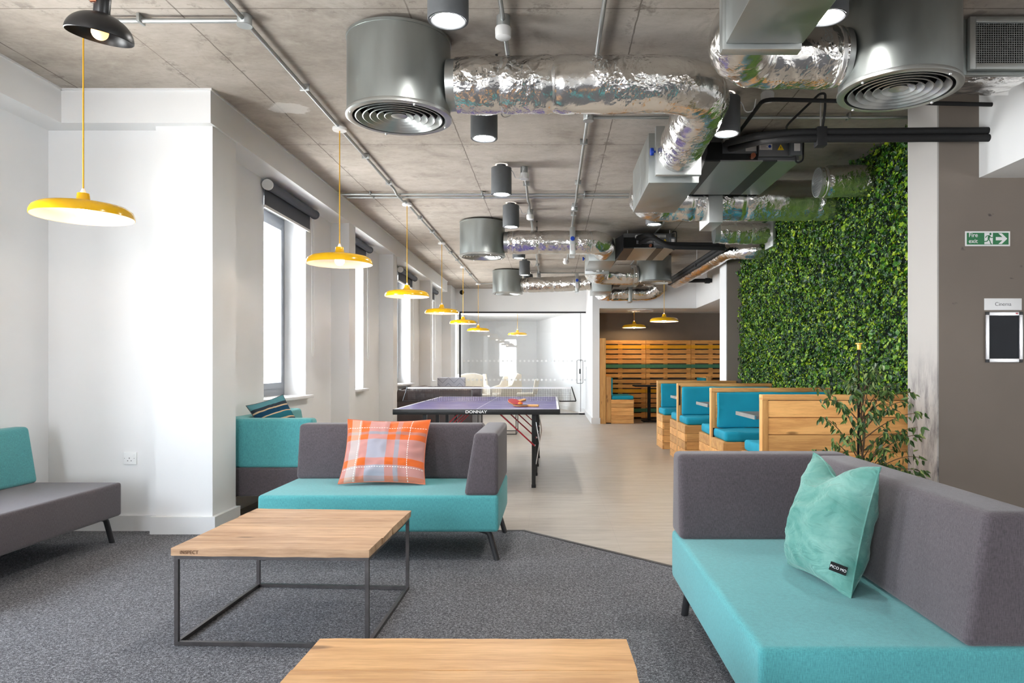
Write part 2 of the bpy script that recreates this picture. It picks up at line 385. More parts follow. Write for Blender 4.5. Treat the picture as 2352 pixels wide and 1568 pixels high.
ROOTM = {}
def _tag(o, label, cat, group=None, kind=None):
    if label: o['label'] = label
    if cat: o['category'] = cat
    if group: o['group'] = group
    if kind: o['kind'] = kind
    return o
def thing(name, label, cat, loc=(0, 0, 0), rz=0.0, group=None):
    o = bpy.data.objects.new(name, None); COL.objects.link(o); o.empty_display_size = .1
    o.location = loc; o.rotation_euler = (0, 0, rz)
    ROOTM[o.name] = Matrix.Translation(loc) @ Matrix.Rotation(rz, 4, 'Z')
    return _tag(o, label, cat, group)
def part(name, mb, mat, parent, local=False, label=None, smooth=True, angle=38, kind=None):
    M = ROOTM[parent.name]; inv = None if local else M.inverted()
    o = bpy.data.objects.new(name, mb.mesh(name, mat, inv, smooth, angle)); COL.objects.link(o); o.parent = parent
    ROOTM[o.name] = M
    return _tag(o, label, None, None, kind)
def solo(name, mb, mat, label, cat, loc=(0, 0, 0), rz=0.0, group=None, local=False, kind=None, smooth=True, angle=38):
    M = Matrix.Translation(loc) @ Matrix.Rotation(rz, 4, 'Z')
    o = bpy.data.objects.new(name, mb.mesh(name, mat, None if local else M.inverted(), smooth, angle)); COL.objects.link(o)
    o.location = loc; o.rotation_euler = (0, 0, rz); ROOTM[o.name] = M
    return _tag(o, label, cat, group, kind)
def struct(name, mb, mat, parent=None):
    if parent is not None: return part(name, mb, mat, parent)
    o = bpy.data.objects.new(name, mb.mesh(name, mat, None)); COL.objects.link(o); o['kind'] = 'structure'
    ROOTM[o.name] = Matrix.Identity(4)
    return o
def copy_tree(o, parent=None):
    c = o.copy(); COL.objects.link(c)
    if parent is not None: c.parent = parent
    ROOTM[c.name] = ROOTM.get(o.name, Matrix.Identity(4))
    for ch in [x for x in COL.objects if x.parent == o]: copy_tree(ch, c)
    return c
def again(o, loc, rz=None, label=None, group=None):
    c = copy_tree(o); c.location = loc
    if rz is not None: c.rotation_euler = (0, 0, rz)
    ROOTM[c.name] = Matrix.Translation(loc) @ Matrix.Rotation(c.rotation_euler.z, 4, 'Z')
    if label: c['label'] = label
    if group: c['group'] = group
    return c
def text_part(name, body, size, M, mat, parent, extrude=.0006, align='CENTER', bold=0.0, sx=1.0):
    cu = bpy.data.curves.new(name, 'FONT'); cu.body = body; cu.size = size; cu.extrude = extrude; cu.align_x = align; cu.align_y = 'CENTER'; cu.offset = bold
    o = bpy.data.objects.new(name, cu); COL.objects.link(o)
    dg = bpy.context.evaluated_depsgraph_get(); me = bpy.data.meshes.new_from_object(o.evaluated_get(dg))
    bpy.data.objects.remove(o)
    inv = ROOTM[parent.name].inverted()
    me.transform(inv @ M @ Matrix.Diagonal((sx, 1, 1, 1))); me.materials.clear(); me.materials.append(MAT[mat]); me.name = name
    q = bpy.data.objects.new(name, me); COL.objects.link(q); q.parent = parent; return q
def facing_cam(x, y, z):                      # text lying in the xz plane, read from -y
    return Matrix.Translation((x, y, z)) @ Matrix.Rotation(PI / 2, 4, 'X')
def arc_path(pts, R, n=10):                   # polyline with rounded corners
    P = [Vector(p) for p in pts]; out = [P[0]]
    for i in range(1, len(P) - 1):
        a = (P[i - 1] - P[i]); b = (P[i + 1] - P[i]); r = min(R, a.length * .48, b.length * .48) if R else 0
        a.normalize(); b.normalize(); s = P[i] + a * r; e = P[i] + b * r
        for k in range(n + 1):
            t = k / n; out.append(s * (1 - t) ** 2 + P[i] * 2 * t * (1 - t) + e * t * t)
    out.append(P[-1]); return out
def dense(path, step):
    P = [Vector(p) for p in path]; out = [P[0]]
    for a, b in zip(P, P[1:]):
        k = max(1, int((b - a).length / step))
        out += [a.lerp(b, (i + 1) / k) for i in range(k)]
    return out
# ------------------------------------------------------------------ room shell
H = 3.03
def walls_with_holes(mb, fixed, lo, hi, axis, holes, z0=0.0, z1=H):
    """wall slab; fixed=(a,b) thickness extent, lo..hi along `axis` ('x'|'y'); holes = (s,e,zb,zt)"""
    def bx(s, e, za, zb):
        if e - s < 1e-4 or zb - za < 1e-4: return
        if axis == 'y': mb.box((fixed[0], s, za), (fixed[1], e, zb))
        else: mb.box((s, fixed[0], za), (e, fixed[1], zb))
    cur = lo
    for s, e, zb, zt in sorted(holes):
        bx(cur, s, z0, z1); bx(s, e, z0, zb); bx(s, e, zt, z1); cur = e
    bx(cur, hi, z0, z1)
struct('floor', MB().box((-3.9, -3.7, -.12), (7.2, 23.2, 0)), 'vinyl')
struct('ceiling', MB().box((-3.9, -3.7, H), (7.2, 23.2, H + .2)), 'concrete')
SILL, HEAD = .86, 2.66
m = MB(); walls_with_holes(m, (-2.90, -2.54), 5.25, 23.0, 'y', [(a, b, SILL, HEAD) for a, b in WINY]); struct('wall_window_side', m, 'white_wall')
m = MB(); walls_with_holes(m, (-3.9, -3.52), -3.7, 5.25, 'y', [(a, b, .65, 2.15) for a, b in LWIN]); struct('wall_left', m, 'white_wall')
struct('wall_alcove', MB().box((-3.52, 4.99, 0), (-2.71, 5.25, H)), 'white_wall')
m = MB(); walls_with_holes(m, (-3.7, -3.5), -3.52, 7.0, 'x', [(-2.8, -1.9, .3, 2.6)]); struct('wall_behind_camera', m, 'white_wall')
m = MB(); walls_with_holes(m, (7.0, 7.2), -3.5, 23, 'y', [(-1.7, -.7, .7, 2.3)]); struct('wall_right', m, 'white_wall')  # opening in this wall is added only to let in side light
# piers along the window wall
for i, (x0, x1, y0, y1) in enumerate([(-2.72, -2.33, 4.90, 5.26), (-2.55, -2.33, 8.20, 8.46), (-2.55, -2.33, 10.48, 10.73), (-2.55, -2.33, 13.68, 13.9), (-2.55, -2.33, 16.45, 17.2)]):
    struct('pillar', MB().box((x0, y0, 0), (x1, y1, H if i == 4 else 2.81)), 'white_wall')
m = MB(); m.box((-3.9, -3.5, 2.80), (-3.32, 4.83, H)); m.box((-3.9, 4.83, 2.80), (-2.31, 5.26, H)); m.box((-2.9, 5.26, 2.80), (-2.31, 15.75, H)); struct('ceiling_beam', m, 'white_wall')
m = MB(); m.box((-3.32, -3.5, 3.018), (-3.308, 4.83, H)); m.box((-3.32, 4.818, 3.018), (-2.31, 4.83, H)); m.box((-2.31, 4.818, 3.018), (-2.298, 15.75, H)); struct('trim_1', m, 'white_trim')
# glass meeting room at the far end
GY = 17.2
struct('wall_far', MB().box((-2.54, GY, 2.48), (.815, GY + .15, H)), 'white_wall')
struct('wall_partition', MB().box((.815, 14.4, 0), (.957, GY + .1, H)), 'white_wall')
struct('wall_meeting_room_back', MB().box((-2.6, 22.0, 0), (1.2, 22.2, H)), 'white_wall')
a, b = Vector((-.48, 22.0)), Vector((.95, 17.35)); d = (b - a).normalized(); nrm = Vector((-d.y, d.x)) * -.1
m = MB(); q = [(a.x, a.y), (b.x, b.y), (b.x + .12, b.y + .04), (a.x + .12, a.y + .04)]
m.prism(q, 0, 2.6); struct('wall_meeting_room_right', m, 'white_wall')
m = MB(); m.prism([(a.x - .02, a.y - .01), (b.x - .02, b.y - .01), (b.x + .01, b.y), (a.x + .01, a.y)], 0, .11); struct('baseboard_meeting_room', m, 'white_trim')
struct('ceiling_meeting_room', MB().box((-2.54, GY + .15, 2.55), (1.2, 22, 2.65)), 'white_wall')
# pallet alcove
struct('wall_header', MB().box((.957, 14.4, 2.33), (2.93, 14.55, H)), 'white_wall')
struct('wall_pallet_alcove', MB().box((.957, 15.72, 0), (7.0, 15.9, H)), 'brown_wall')
struct('ceiling_pallet_alcove', MB().box((.957, 14.55, 2.33), (7.0, 15.72, 2.43)), 'white_wall')
struct('ceiling_bulkhead', MB().box((2.91, 10.9, 2.33), (7.0, 14.56, H - .001)), 'white_wall')
struct('ceiling_bulkhead', MB().box((2.87, -3.5, 2.42), (7.0, 4.80, H - .001)), 'white_wall')
# right side: green wall, columns, taupe wall
struct('wall_green_side', MB().box((2.84, 5.2, 0), (3.0, 10.9, H)), 'grey_wall')
struct('wall_cinema', MB().box((2.601, 4.80, 0), (7.0, 5.2, H)), 'grey_wall')
struct('pillar_side', MB().box((2.59, 4.802, 0), (2.602, 5.199, H)), 'stained')
struct('pillar_face', MB().box((2.571, 10.5, 0), (2.85, 10.9, H)), 'grey_wall')
struct('pillar_side', MB().box((2.56, 10.502, 0), (2.572, 10.899, H)), 'white_wall')
# skirting
m = MB(); m.box((-3.52, 4.965, 0), (-2.745, 4.99, .115)); struct('baseboard_alcove', m, 'white_trim')
m = MB(); m.box((-2.745, 4.87, 0), (-2.30, 4.90, .125)); m.box((-2.33, 4.90, 0), (-2.30, 5.27, .125)); struct('baseboard_pillar', m, 'white_trim')
struct('baseboard_left', MB().box((-3.52, -3.5, 0), (-3.495, 4.965, .115)), 'white_trim')
m = MB(); m.box((-2.54, 5.27, 0), (-2.515, 17.2, .115)); struct('baseboard_window_side', m, 'white_trim')
m = MB(); m.box((.79, 14.375, 0), (.815, GY, .12)); m.box((.815, 14.375, 0), (.97, 14.4, .12)); struct('baseboard_partition', m, 'white_trim')
struct('baseboard_cinema', MB().box((2.59, 4.775, 0), (7, 4.80, .1)), 'white_trim')
# carpet with its edge strip
poly = [(-3.52, 4.985), (-2.74, 4.985), (-2.74, 4.865), (-2.295, 4.865), (-2.295, 4.97), (-.20, 4.97), (4.70, 0), (4.7, -3.5), (-3.52, -3.5)]
struct('floor_carpet', MB().prism(poly, 0.0, .008), 'carpet')
m = MB(); m.bar((-2.3, 4.975, .006), (-.19, 4.975, .006), .025, .012); m.bar((-.2, 4.978, .006), (4.7, .008, .006), .025, .012); struct('trim_2', m, 'dark_metal')

# windows: frame, opening sash, pane, sill
for i, (a, b) in enumerate(WINY[:4]):
    w = bpy.data.objects.new(f'window_{i+1}', None); COL.objects.link(w); w['kind'] = 'structure'; ROOTM[w.name] = Matrix.Identity(4)
    x0, x1 = -2.85, -2.76
    m = MB(); fw = .075
    for lo, hi in (((x0, a, SILL), (x1, a + fw, HEAD)), ((x0, b - fw, SILL), (x1, b, HEAD)), ((x0, a + fw, SILL), (x1, b - fw, SILL + fw)), ((x0, a + fw, HEAD - fw), (x1, b - fw, HEAD))): m.box(lo, hi)
    part('window_frame', m, 'window_frame', w)
    m = MB(); g = .055; a2, b2, s2, h2 = a + fw, b - fw, SILL + fw, HEAD - fw
    for lo, hi in (((x0 + .02, a2, s2), (x1 + .018, a2 + g, h2)), ((x0 + .02, b2 - g, s2), (x1 + .018, b2, h2)), ((x0 + .02, a2 + g, s2), (x1 + .018, b2 - g, s2 + g)), ((x0 + .02, a2 + g, h2 - g), (x1 + .018, b2 - g, h2))): m.box(lo, hi)
    part('window_sash', m, 'window_frame', w)
    part('window_pane', MB().box((-2.80, a2 + g, s2 + g), (-2.794, b2 - g, h2 - g)), 'glass', w)
    part('window_sill', MB().box((-2.76, a - .0, SILL - .03), (-2.47, b + .06, SILL + .002), bev=.008), 'white_trim', w)
for i, (a, b) in enumerate(LWIN):
    w = bpy.data.objects.new(f'window_{i+5}', None); COL.objects.link(w); w['kind'] = 'structure'; ROOTM[w.name] = Matrix.Identity(4)
    m = MB()
    for lo, hi in (((-3.83, a, .65), (-3.75, a + .07, 2.15)), ((-3.83, b - .07, .65), (-3.75, b, 2.15)), ((-3.83, a + .07, .65), (-3.75, b - .07, .72)), ((-3.83, a + .07, 2.08), (-3.75, b - .07, 2.15))): m.box(lo, hi)
    part('window_frame', m, 'window_frame', w)
    part('window_pane', MB().box((-3.80, a + .07, .72), (-3.795, b - .07, 2.08)), 'glass', w)
# roller blinds
bl = None
for i, (a, b) in enumerate(WINY[:4]):
    lab = ['dark grey roller blind above the tall window nearest the pillar', 'dark grey roller blind above the second window, behind the second yellow pendant', 'dark grey roller blind above the third window, beside the third yellow pendant', 'dark grey roller blind end above the farthest window along the wall'][i]
    zc = 2.735; r = thing('roller_blind', lab, 'blind', (-2.54, (a + b) / 2, 2.42), 0, 'roller blinds on the window wall')
    part('roller_tube', MB().cyl((-2.475, a - .06, zc), (-2.475, b + .08, zc), .042, 20), 'blind', r)
    part('bracket', MB().cyl((-2.476, a - .085, zc), (-2.476, a - .06, zc), .047, 24), 'plastic_white', r, label='white end bracket')
    part('bracket', MB().cyl((-2.476, b + .08, zc), (-2.476, b + .1, zc), .047, 24), 'blind', r)
    m = MB(); m.box((-2.519, a - .04, 2.57), (-2.515, b + .06, zc)); part('blind_cloth', m, 'blind', r)
    part('bottom_bar', MB().box((-2.526, a - .04, 2.545), (-2.508, b + .06, 2.57), bev=.004), 'plastic_white', r, label='white bottom bar')
    ch = [(-2.505, b + .085, 2.72), (-2.505, b + .085, 1.3), (-2.505, b + .12, 1.24), (-2.50, b + .15, 1.3), (-2.50, b + .13, 2.72)]
    part('pull_chain', MB().tube(arc_path(ch, .03, 5), .0035, 6), 'plastic_white', r, label='white bead pull chain')

# glazed wall of the meeting room
g = bpy.data.objects.new('window_7', None); COL.objects.link(g); g['kind'] = 'structure'; ROOTM[g.name] = Matrix.Identity(4)
m = MB(); m.box((-2.22, GY, 2.44), (.815, GY + .04, 2.48)); m.box((-2.24, GY, 0), (-2.20, GY + .04, 2.48)); m.box((-2.22, GY, 0), (.815, GY + .04, .03)); part('window_frame', m, 'dark_metal', g)
for a, b in ((-2.2, -1.258), (-1.252, -.277), (-.271, .683)): part('window_pane', MB().box((a, GY + .012, .03), (b, GY + .022, 2.44)), 'glass', g)
m = MB(); dd = 0
for zc in (1.29, .835):
    for k in range(29):
        x = -2.12 + k * .104; m.cyl((x, GY + .0095, zc), (x, GY + .0118, zc), .026, 14)
part('manifestation_dots', m, 'frost', g, kind='stuff')
dr = bpy.data.objects.new('door_1', None); COL.objects.link(dr); dr['kind'] = 'structure'; ROOTM[dr.name] = Matrix.Identity(4)
part('door_pane', MB().box((.692, GY + .012, .03), (.815, GY + .022, 2.44)), 'glass', dr)
part('door_edge', MB().box((.683, GY + .005, .03), (.693, GY + .028, 2.44)), 'dark_metal', dr)
m = MB().tube(arc_path([(.60, GY - .05, .75), (.60, GY - .05, 1.31), (.74, GY - .05, 1.31), (.74, GY - .05, .75), (.60, GY - .05, .752)], .03, 4), .006, 8); part('door_handle', m, 'dark_metal', dr)
part('door_lock', MB().box((.655, GY - .03, .98), (.685, GY + .01, 1.10), bev=.006), 'dark_metal', dr)
part('floor_hinge', MB().box((.64, GY, 0), (.82, GY + .03, .06), bev=.004), 'alu', dr)
# ------------------------------------------------------------------ modular sofas (local: front faces -y, x along the length, back along +y)
def sofa(label, loc, rz, L, D, arm, seat_m, back_m, group='modular wool sofas', bt=.22, legs=True, arm_m=None):
    t = thing('modular_sofa', label, 'sofa', loc, rz, group)
    z0, z1, zt = .185, .40, .762; ih = L / 2
    part('seat', MB().box((-ih, 0, z0), (ih, D, z1), bev=.022, seg=3), seat_m, t, True)
    yb = D - bt
    prof = [(yb, z1 - .002), (D - .004, z1 - .002), (D - .004, zt), (D - bt + .06, zt)]
    x0, x1 = -ih + .002, ih - .002
    M = Matrix(((0, 0, 1, 0), (1, 0, 0, 0), (0, 1, 0, 0), (0, 0, 0, 1)))
    at = bt - .02
    bx0, bx1 = (x0 + (at - .05 if arm == 'L' else 0), x1 - (at - .05 if arm == 'R' else 0)) if arm else (x0, x1)
    part('backrest', MB().prism(prof, bx0, bx1, M, .028, 4), back_m, t, True)
    if arm:
        s = 1 if arm == 'R' else -1; e = ih - .002
        M2 = Matrix(((s, 0, 0, 0), (0, 0, 1, 0), (0, 1, 0, 0), (0, 0, 0, 1)))
        # arm block: sloped inner face and sloped front
        mb = MB(); bm = bmesh.new()
        fy = .002; pts = [(e - at, fy, z1 - .002), (e, fy, z1 - .002), (e, D - .005, z1 - .002), (e - at, D - .005, z1 - .002), (e - at + .06, fy + .004, zt + .002), (e, fy + .004, zt + .002), (e, D - .005, zt + .002), (e - at + .06, D - .005, zt + .002)]
        vs = [bm.verts.new((p[0] * s, p[1], p[2])) for p in pts]
        for f in ((3, 2, 1, 0), (4, 5, 6, 7), (0, 1, 5, 4), (1, 2, 6, 5), (2, 3, 7, 6), (3, 0, 4, 7)): bm.faces.new([vs[i] for i in f])
        bmesh.ops.recalc_face_normals(bm, faces=bm.faces[:]); bmesh.ops.bevel(bm, geom=bm.edges[:], offset=.026, segments=4, profile=.55, affect='EDGES')
        bm.verts.index_update(); mb.add([v.co.copy() for v in bm.verts], [[v.index for v in f.verts] for f in bm.faces]); bm.free()
        part('armrest', mb, arm_m or back_m, t, True)
    for sx in (-1, 1):
        for yy, sy in ((.07, -1), (D - .09, 1)):
            x = sx * (ih - .09); fx = sx * (ih - .012)
            mb = MB(); mb.tube(arc_path([(x - sx * .06, yy + .02 * -sy, z0 + .005), (x + sx * .03, yy, z0 - .012), (fx, yy + sy * .012, .0085)], .025, 5), [.019] * 8 + [.017] * 5 if False else .017, 10)
            part('leg', mb, 'dark_metal', t, True)
    return t
sofa('purple-grey and teal two-tone sofa facing the camera, with the tartan cushion', (-1.015, 4.16, 0), 0, 1.405, .84, 'R', 'teal', 'charcoal')
sofa('large two-tone corner sofa at the right front with the green velvet cushion', (.552, 2.60, 0), -PI / 2, 1.40, .77, 'L', 'teal', 'charcoal')
sofa('sofa with grey seat and teal back against the left white wall', (-2.80, 3.95, 0), PI / 2, 1.40, .70, None, 'charcoal', 'teal', bt=.16)
sofa('teal-backed sofa with dark base behind the white pillar, under the window', (-1.78, 6.02, 0), PI / 2, 1.42, .72, 'L', 'charcoal', 'teal', bt=.2)

# ------------------------------------------------------------------ cushions
POSF = {}
def pillow(name, label, center, W, U, w, h, thick, mat, chop=0.0, seed=1, crease=.006, n=44, group=None, seam='charcoal'):
    W = Vector(W).normalized(); U = Vector(U); U = (U - W * U.dot(W)).normalized(); N = W.cross(U)
    R = Matrix((W, U, N)).transposed().to_4x4(); M = Matrix.Translation(center) @ R
    t = thing(name, label, 'cushion', center, 0, group); t.rotation_euler = M.to_euler(); ROOTM[t.name] = M
    mb = MB(); uv = []
    def pos(a, b, side):
        ea = 1 - .075 * (1 - abs(b) ** 2.2); eb = 1 - .075 * (1 - abs(a) ** 2.2)
        x = a * w / 2 * ea; y = b * h / 2 * eb
        if chop and b > -.4: y -= chop * math.exp(-((a + .12) / .38) ** 2) * ((b + .4) / 1.4) ** 1.6
        q = max(0, (1 - abs(a) ** 2.6)) ** .62 * max(0, (1 - abs(b) ** 2.6)) ** .62
        z = thick / 2 * q * (1 - .16 * b)
        rd = max(abs(a), abs(b)); nz = mnoise.noise(Vector((a * 2.1 + seed, b * 2.1, side * 3 + seed)))
        fold = math.sin(math.atan2(b, a) * 11 + seed + nz * 4) * crease * (.9 if chop else 2.1) * q * (rd ** 3) + crease * 1.5 * nz * q
        rg = 1 - abs(mnoise.noise(Vector((a * 1.6 + b * 1.2 + seed * 2, (b - a * .45) * 3.1, seed + side)))) * 2
        fold += crease * 1.3 * max(0, rg - .45) * q
        if chop:
            rg2 = 1 - abs(mnoise.noise(Vector(((a + b) * .9, (b - a * .55) * 2.3 + 1.7, seed)))) * 2; fold += .016 * max(0, rg2 - .35) ** 1.3 * q * (1.1 - .5 * a)
        if chop: z *= 1 - .22 * math.exp(-(a / .3) ** 2) * max(0, b)
        return Vector((x, y, side * (z + fold)))
    for side in (1, -1):
        k = len(mb.v); g = []
        for j in range(n + 1):
            for i in range(n + 1):
                a = -1 + 2 * i / n; b = -1 + 2 * j / n; a = math.sin(a * PI / 2) * .35 + a * .65; b = math.sin(b * PI / 2) * .35 + b * .65
                g.append(pos(a, b, side)); uv.append((a * .5 + .5, b * .5 + .5))
        fs = []
        for j in range(n):
            for i in range(n):
                q = (j * (n + 1) + i, j * (n + 1) + i + 1, (j + 1) * (n + 1) + i + 1, (j + 1) * (n + 1) + i); fs.append(q if side > 0 else q[::-1])
        mb.add(g, fs)
    mb.uv = uv
    c = part('cover', mb, mat, t, True, angle=180); POSF[t.name] = pos
    pip = [pos(a, -1, 1) for a in np.linspace(-1, 1, 24)] + [pos(1, b, 1) for b in np.linspace(-1, 1, 24)][1:] + [pos(a, 1, 1) for a in np.linspace(1, -1, 24)][1:] + [pos(-1, b, 1) for b in np.linspace(1, -1, 24)][1:]
    part('seam', MB().tube(pip, .003, 6), seam, t, True)
    return t
def tartan():
    t = NT('orange_tartan_wool'); uvn = t.n('SeparateXYZ'); t.t.links.new(t.tc.outputs['UV'], uvn.inputs[0]); u, v = uvn.outputs[0], uvn.outputs[1]
    O, G, P, D, L = S(220, 104, 46), S(166, 164, 176), S(178, 136, 126), S(146, 136, 140), S(216, 186, 168)
    cx = t.ramp(u, [(0, O), (.06, L), (.19, O), (.29, G), (.53, O), (.63, D), (.69, O)], 'CONSTANT')
    cyv = t.ramp(v, [(0, P), (.06, G), (.21, O), (.32, G), (.62, O), (.71, D), (.76, O)], 'CONSTANT')
    tw = t.math('GREATER_THAN', t.math('FRACT', t.math('MULTIPLY', t.math('ADD', u, v), 110.0)), .5)
    c = t.mix(t.rng(tw, 0, 1, .38, .62), cx, cyv)
    def stitch(axis, other, p):
        d = t.math('ABSOLUTE', t.math('SUBTRACT', axis, p)); l = t.math('LESS_THAN', d, .0042)
        return t.math('MULTIPLY', l, t.math('LESS_THAN', t.math('FRACT', t.math('MULTIPLY', other, 32.0)), .62))
    s = None
    for ax, ot, p in ((u, v, .17), (u, v, .80), (v, u, .185), (v, u, .835)):
        q = stitch(ax, ot, p); s = q if s is None else t.math('MAXIMUM', s, q)
    c = t.mix(s, c, S(240, 236, 230))
    t.bump(t.noise(t.coord(), 700, 2), .4, .002); t.b.inputs['Sheen Weight'].default_value = .3
    return t.set(c, .95, 0, .1)
MAT['tartan'] = tartan()
def striped():
    t = NT('teal_striped_weave'); uvn = t.n('SeparateXYZ'); t.t.links.new(t.tc.outputs['UV'], uvn.inputs[0])
    w = t.math('ADD', uvn.outputs[1], t.math('MULTIPLY', t.noise(t.coord(), 8, 2), .02))
    T, B, K, E, G = S(40, 104, 118), S(28, 66, 92), S(52, 62, 72), S(196, 172, 140), S(88, 140, 150)
    c = t.ramp(w, [(0, T), (.14, E), (.17, B), (.32, K), (.36, E), (.40, T), (.55, E), (.58, B), (.72, E), (.76, K), (.84, G)], 'CONSTANT')
    t.bump(t.noise(t.coord(), 300, 2), .4, .003)
    return t.set(c, .95, 0, .1)
MAT['striped'] = striped()
def velvet():
    t = NT('sea_green_velvet'); f = t.noise(t.coord(), 6, 4, .6, .8)
    t.b.inputs['Sheen Weight'].default_value = .45; t.b.inputs['Sheen Roughness'].default_value = .3; t.b.inputs['Sheen Tint'].default_value = S(205, 232, 224)
    t.bump(t.noise(t.coord((1, 1.9, 1)), 9, 3, .5, 1.2), .6, .03)
    return t.set(t.mix(t.rng(f, .35, .65, 0, 1), S(84, 140, 130), S(124, 170, 160)), .7, 0, .2)
MAT['velvet'] = velvet()
pillow('scatter_cushion', 'orange and grey tartan cushion leaning on the middle two-tone sofa', (-1.075, 4.61, .606), (1, .03, -.01), (.03, .24, .42), .545, .45, .15, 'tartan', seed=3.1, crease=.009, seam='tartan')
pv = pillow('scatter_cushion', 'sea-green velvet cushion with dented top on the right sofa', (.985, 2.525, .608), (.065, -.375, 0), (.11, -.02, .417), .41, .44, .215, 'velvet', chop=.055, seed=8.4, crease=.006, seam='velvet')
M = ROOTM[pv.name]
_f = POSF[pv.name]; _p = _f(.90, -.62, 1); _n = (_f(.92, -.62, 1) - _f(.84, -.62, 1)).cross(_f(.88, -.57, 1) - _f(.88, -.67, 1)).normalized(); _x = (_f(.93, -.62, 1) - _f(.83, -.62, 1)).normalized(); _y = _n.cross(_x)
tagM = M @ Matrix.Translation(_p + _n * .002) @ Matrix((_x, _y, _n)).transposed().to_4x4()
m = MB(); m.box((-.032, -.014, 0), (.022, .014, .003)); tv = [tagM @ Vector(p) for p in m.v]; m.v = tv
tg = part('brand_tag', m, 'void', pv, label='small black fabric tag')
text_part('tag_lettering', 'PICO MO', .0125, tagM @ Matrix.Translation((-.005, 0, .0036)), 'white_ink', tg)
pillow('scatter_cushion', 'teal striped cushion lying on the sofa under the first window', (-2.215, 5.71, .742), (.195, .27, .08), (-.09, .05, .17), .335, .34, .11, 'striped', seed=5.5, crease=.006)

# ------------------------------------------------------------------ coffee tables
MAT['stamp'] = plain('worn_stamp', S(112, 78, 52), .7)
def coffee_table(label, corners, h, top_m, th=.032, bar=.016, planks=4, seed=1):
    """corners: FL, FR, BR, BL on the floor"""
    c = sum((Vector((*p, 0)) for p in corners), Vector()) / 4
    t = thing('coffee_table', label, 'coffee table', tuple(c))
    F = [Vector((*p, .0085)) for p in corners]; zt = h - th
    FL, FR, BR, BL = F; rnd = random.Random(seed)
    mb = MB()
    for k in range(planks):
        s0, s1 = k / planks, (k + 1) / planks - .004
        o = .012
        def P(u, v):
            a = FL.lerp(FR, u); b = BL.lerp(BR, u); return a.lerp(b, v)
        n = 14; vs = []; fs = []
        for z in (zt, h):
            for v in (s0, s1):
                for i in range(n + 1):
                    u = -.012 + 1.024 * i / n; p = P(u, v); p.z = z - (.002 * rnd.random())
                    if k == 0 and v == s0: p += (FL - BL).normalized() * (o + .003 * rnd.random())
                    if k == planks - 1 and v == s1: p += (BL - FL).normalized() * o
                    if i in (0, n): p += (FR - FL).normalized() * (.006 * (rnd.random() - .5))
                    vs.append(p)
        m1 = n + 1
        for i in range(n):
            fs += [(i, m1 + i, m1 + i + 1, i + 1), (2 * m1 + i, 2 * m1 + i + 1, 3 * m1 + i + 1, 3 * m1 + i), (i, i + 1, 2 * m1 + i + 1, 2 * m1 + i), (m1 + i, 3 * m1 + i, 3 * m1 + i + 1, m1 + i + 1)]
        fs += [(0, 2 * m1, 3 * m1, m1), (n, m1 + n, 3 * m1 + n, 2 * m1 + n)]
        mb.add(vs, fs)
    top = part('tabletop', mb, top_m, t, smooth=False)
    b = bar
    ins = lambda p: p + (Vector((c.x, c.y, p.z)) - p).normalized() * .008
    F2 = [ins(p) for p in F]
    for p in F2: part('leg', MB().bar((p.x, p.y, .009), (p.x, p.y, zt), b, b, (0, 1, 0)), 'raw_steel', t)
    for z, nm in ((.017, 'floor_rail'), (zt - b / 2 - .001, 'top_rail')):
        for i in range(4):
            q, r = F2[i].copy(), F2[(i + 1) % 4].copy(); q.z = r.z = z; part(nm, MB().bar(q, r, b, b), 'raw_steel', t)
    return t, top
ct, ctop = coffee_table('square scaffold-board coffee table on the carpet before the middle sofa', [(-1.545, 2.925), (-.745, 2.895), (-.735, 3.665), (-1.53, 3.715)], .412, 'table_wood', seed=4)
text_part('stamped_letters', 'INSPECT', .02, facing_cam(-1.478, 2.9065, .394), 'stamp', ctop)
coffee_table('honey-coloured plank coffee table cut off by the bottom of the photo', [(-.63, 1.17), (.20, 1.17), (.195, 1.935), (-.625, 1.94)], .41, 'table_wood_b', planks=4, seed=9)
coffee_table('distant steel-framed coffee table seen under the table tennis table', [(-1.25, 12.0), (-.60, 12.0), (-.60, 12.65), (-1.25, 12.65)], .42, 'table_wood', bar=.014, seed=5)

# ------------------------------------------------------------------ table tennis table, bats and ball
PX0, PX1, PY0, PY1, PZ = -1.455, .07, 6.53, 9.27, .762
t = thing('table_tennis_table', 'folding violet-blue table tennis table behind the middle sofa', 'table tennis table', (-.69, 7.9, 0))
for a, b in ((PY0, 7.895), (7.905, PY1)): part('tabletop', MB().box((PX0 + .004, a + .004, PZ - .018), (PX1 - .004, b - .004, PZ)), 'pp_top', t)
m = MB()
for lo, hi in (((PX0, PY0 - .004, PZ - .05), (PX1, PY0 + .016, PZ - .001)), ((PX0, PY1 - .016, PZ - .05), (PX1, PY1 + .004, PZ - .001)), ((PX0 - .004, PY0, PZ - .05), (PX0 + .016, PY1, PZ - .001)), ((PX1 - .016, PY0, PZ - .05), (PX1 + .004, PY1, PZ - .001))): m.box(lo, hi, bev=.003)
ap = part('apron', m, 'black_gloss', t)
text_part('apron_lettering', 'DONNAY', .036, facing_cam(-.694, PY0 - .0046, PZ - .025), 'white_ink', ap, bold=.0008, sx=1.25)
m = MB(); zz = PZ + .0006
for lo, hi in (((PX0 + .005, PY0 + .005, PZ), (PX1 - .005, PY0 + .025, zz)), ((PX0 + .005, PY1 - .025, PZ), (PX1 - .005, PY1 - .005, zz)), ((PX0 + .005, PY0 + .025, PZ), (PX0 + .025, PY1 - .025, zz)), ((PX1 - .025, PY0 + .025, PZ), (PX1 - .005, PY1 - .025, zz)), ((-.694, PY0 + .025, PZ), (-.690, PY1 - .025, zz))): m.box(lo, hi)
part('court_lines', m, 'white_ink', t)
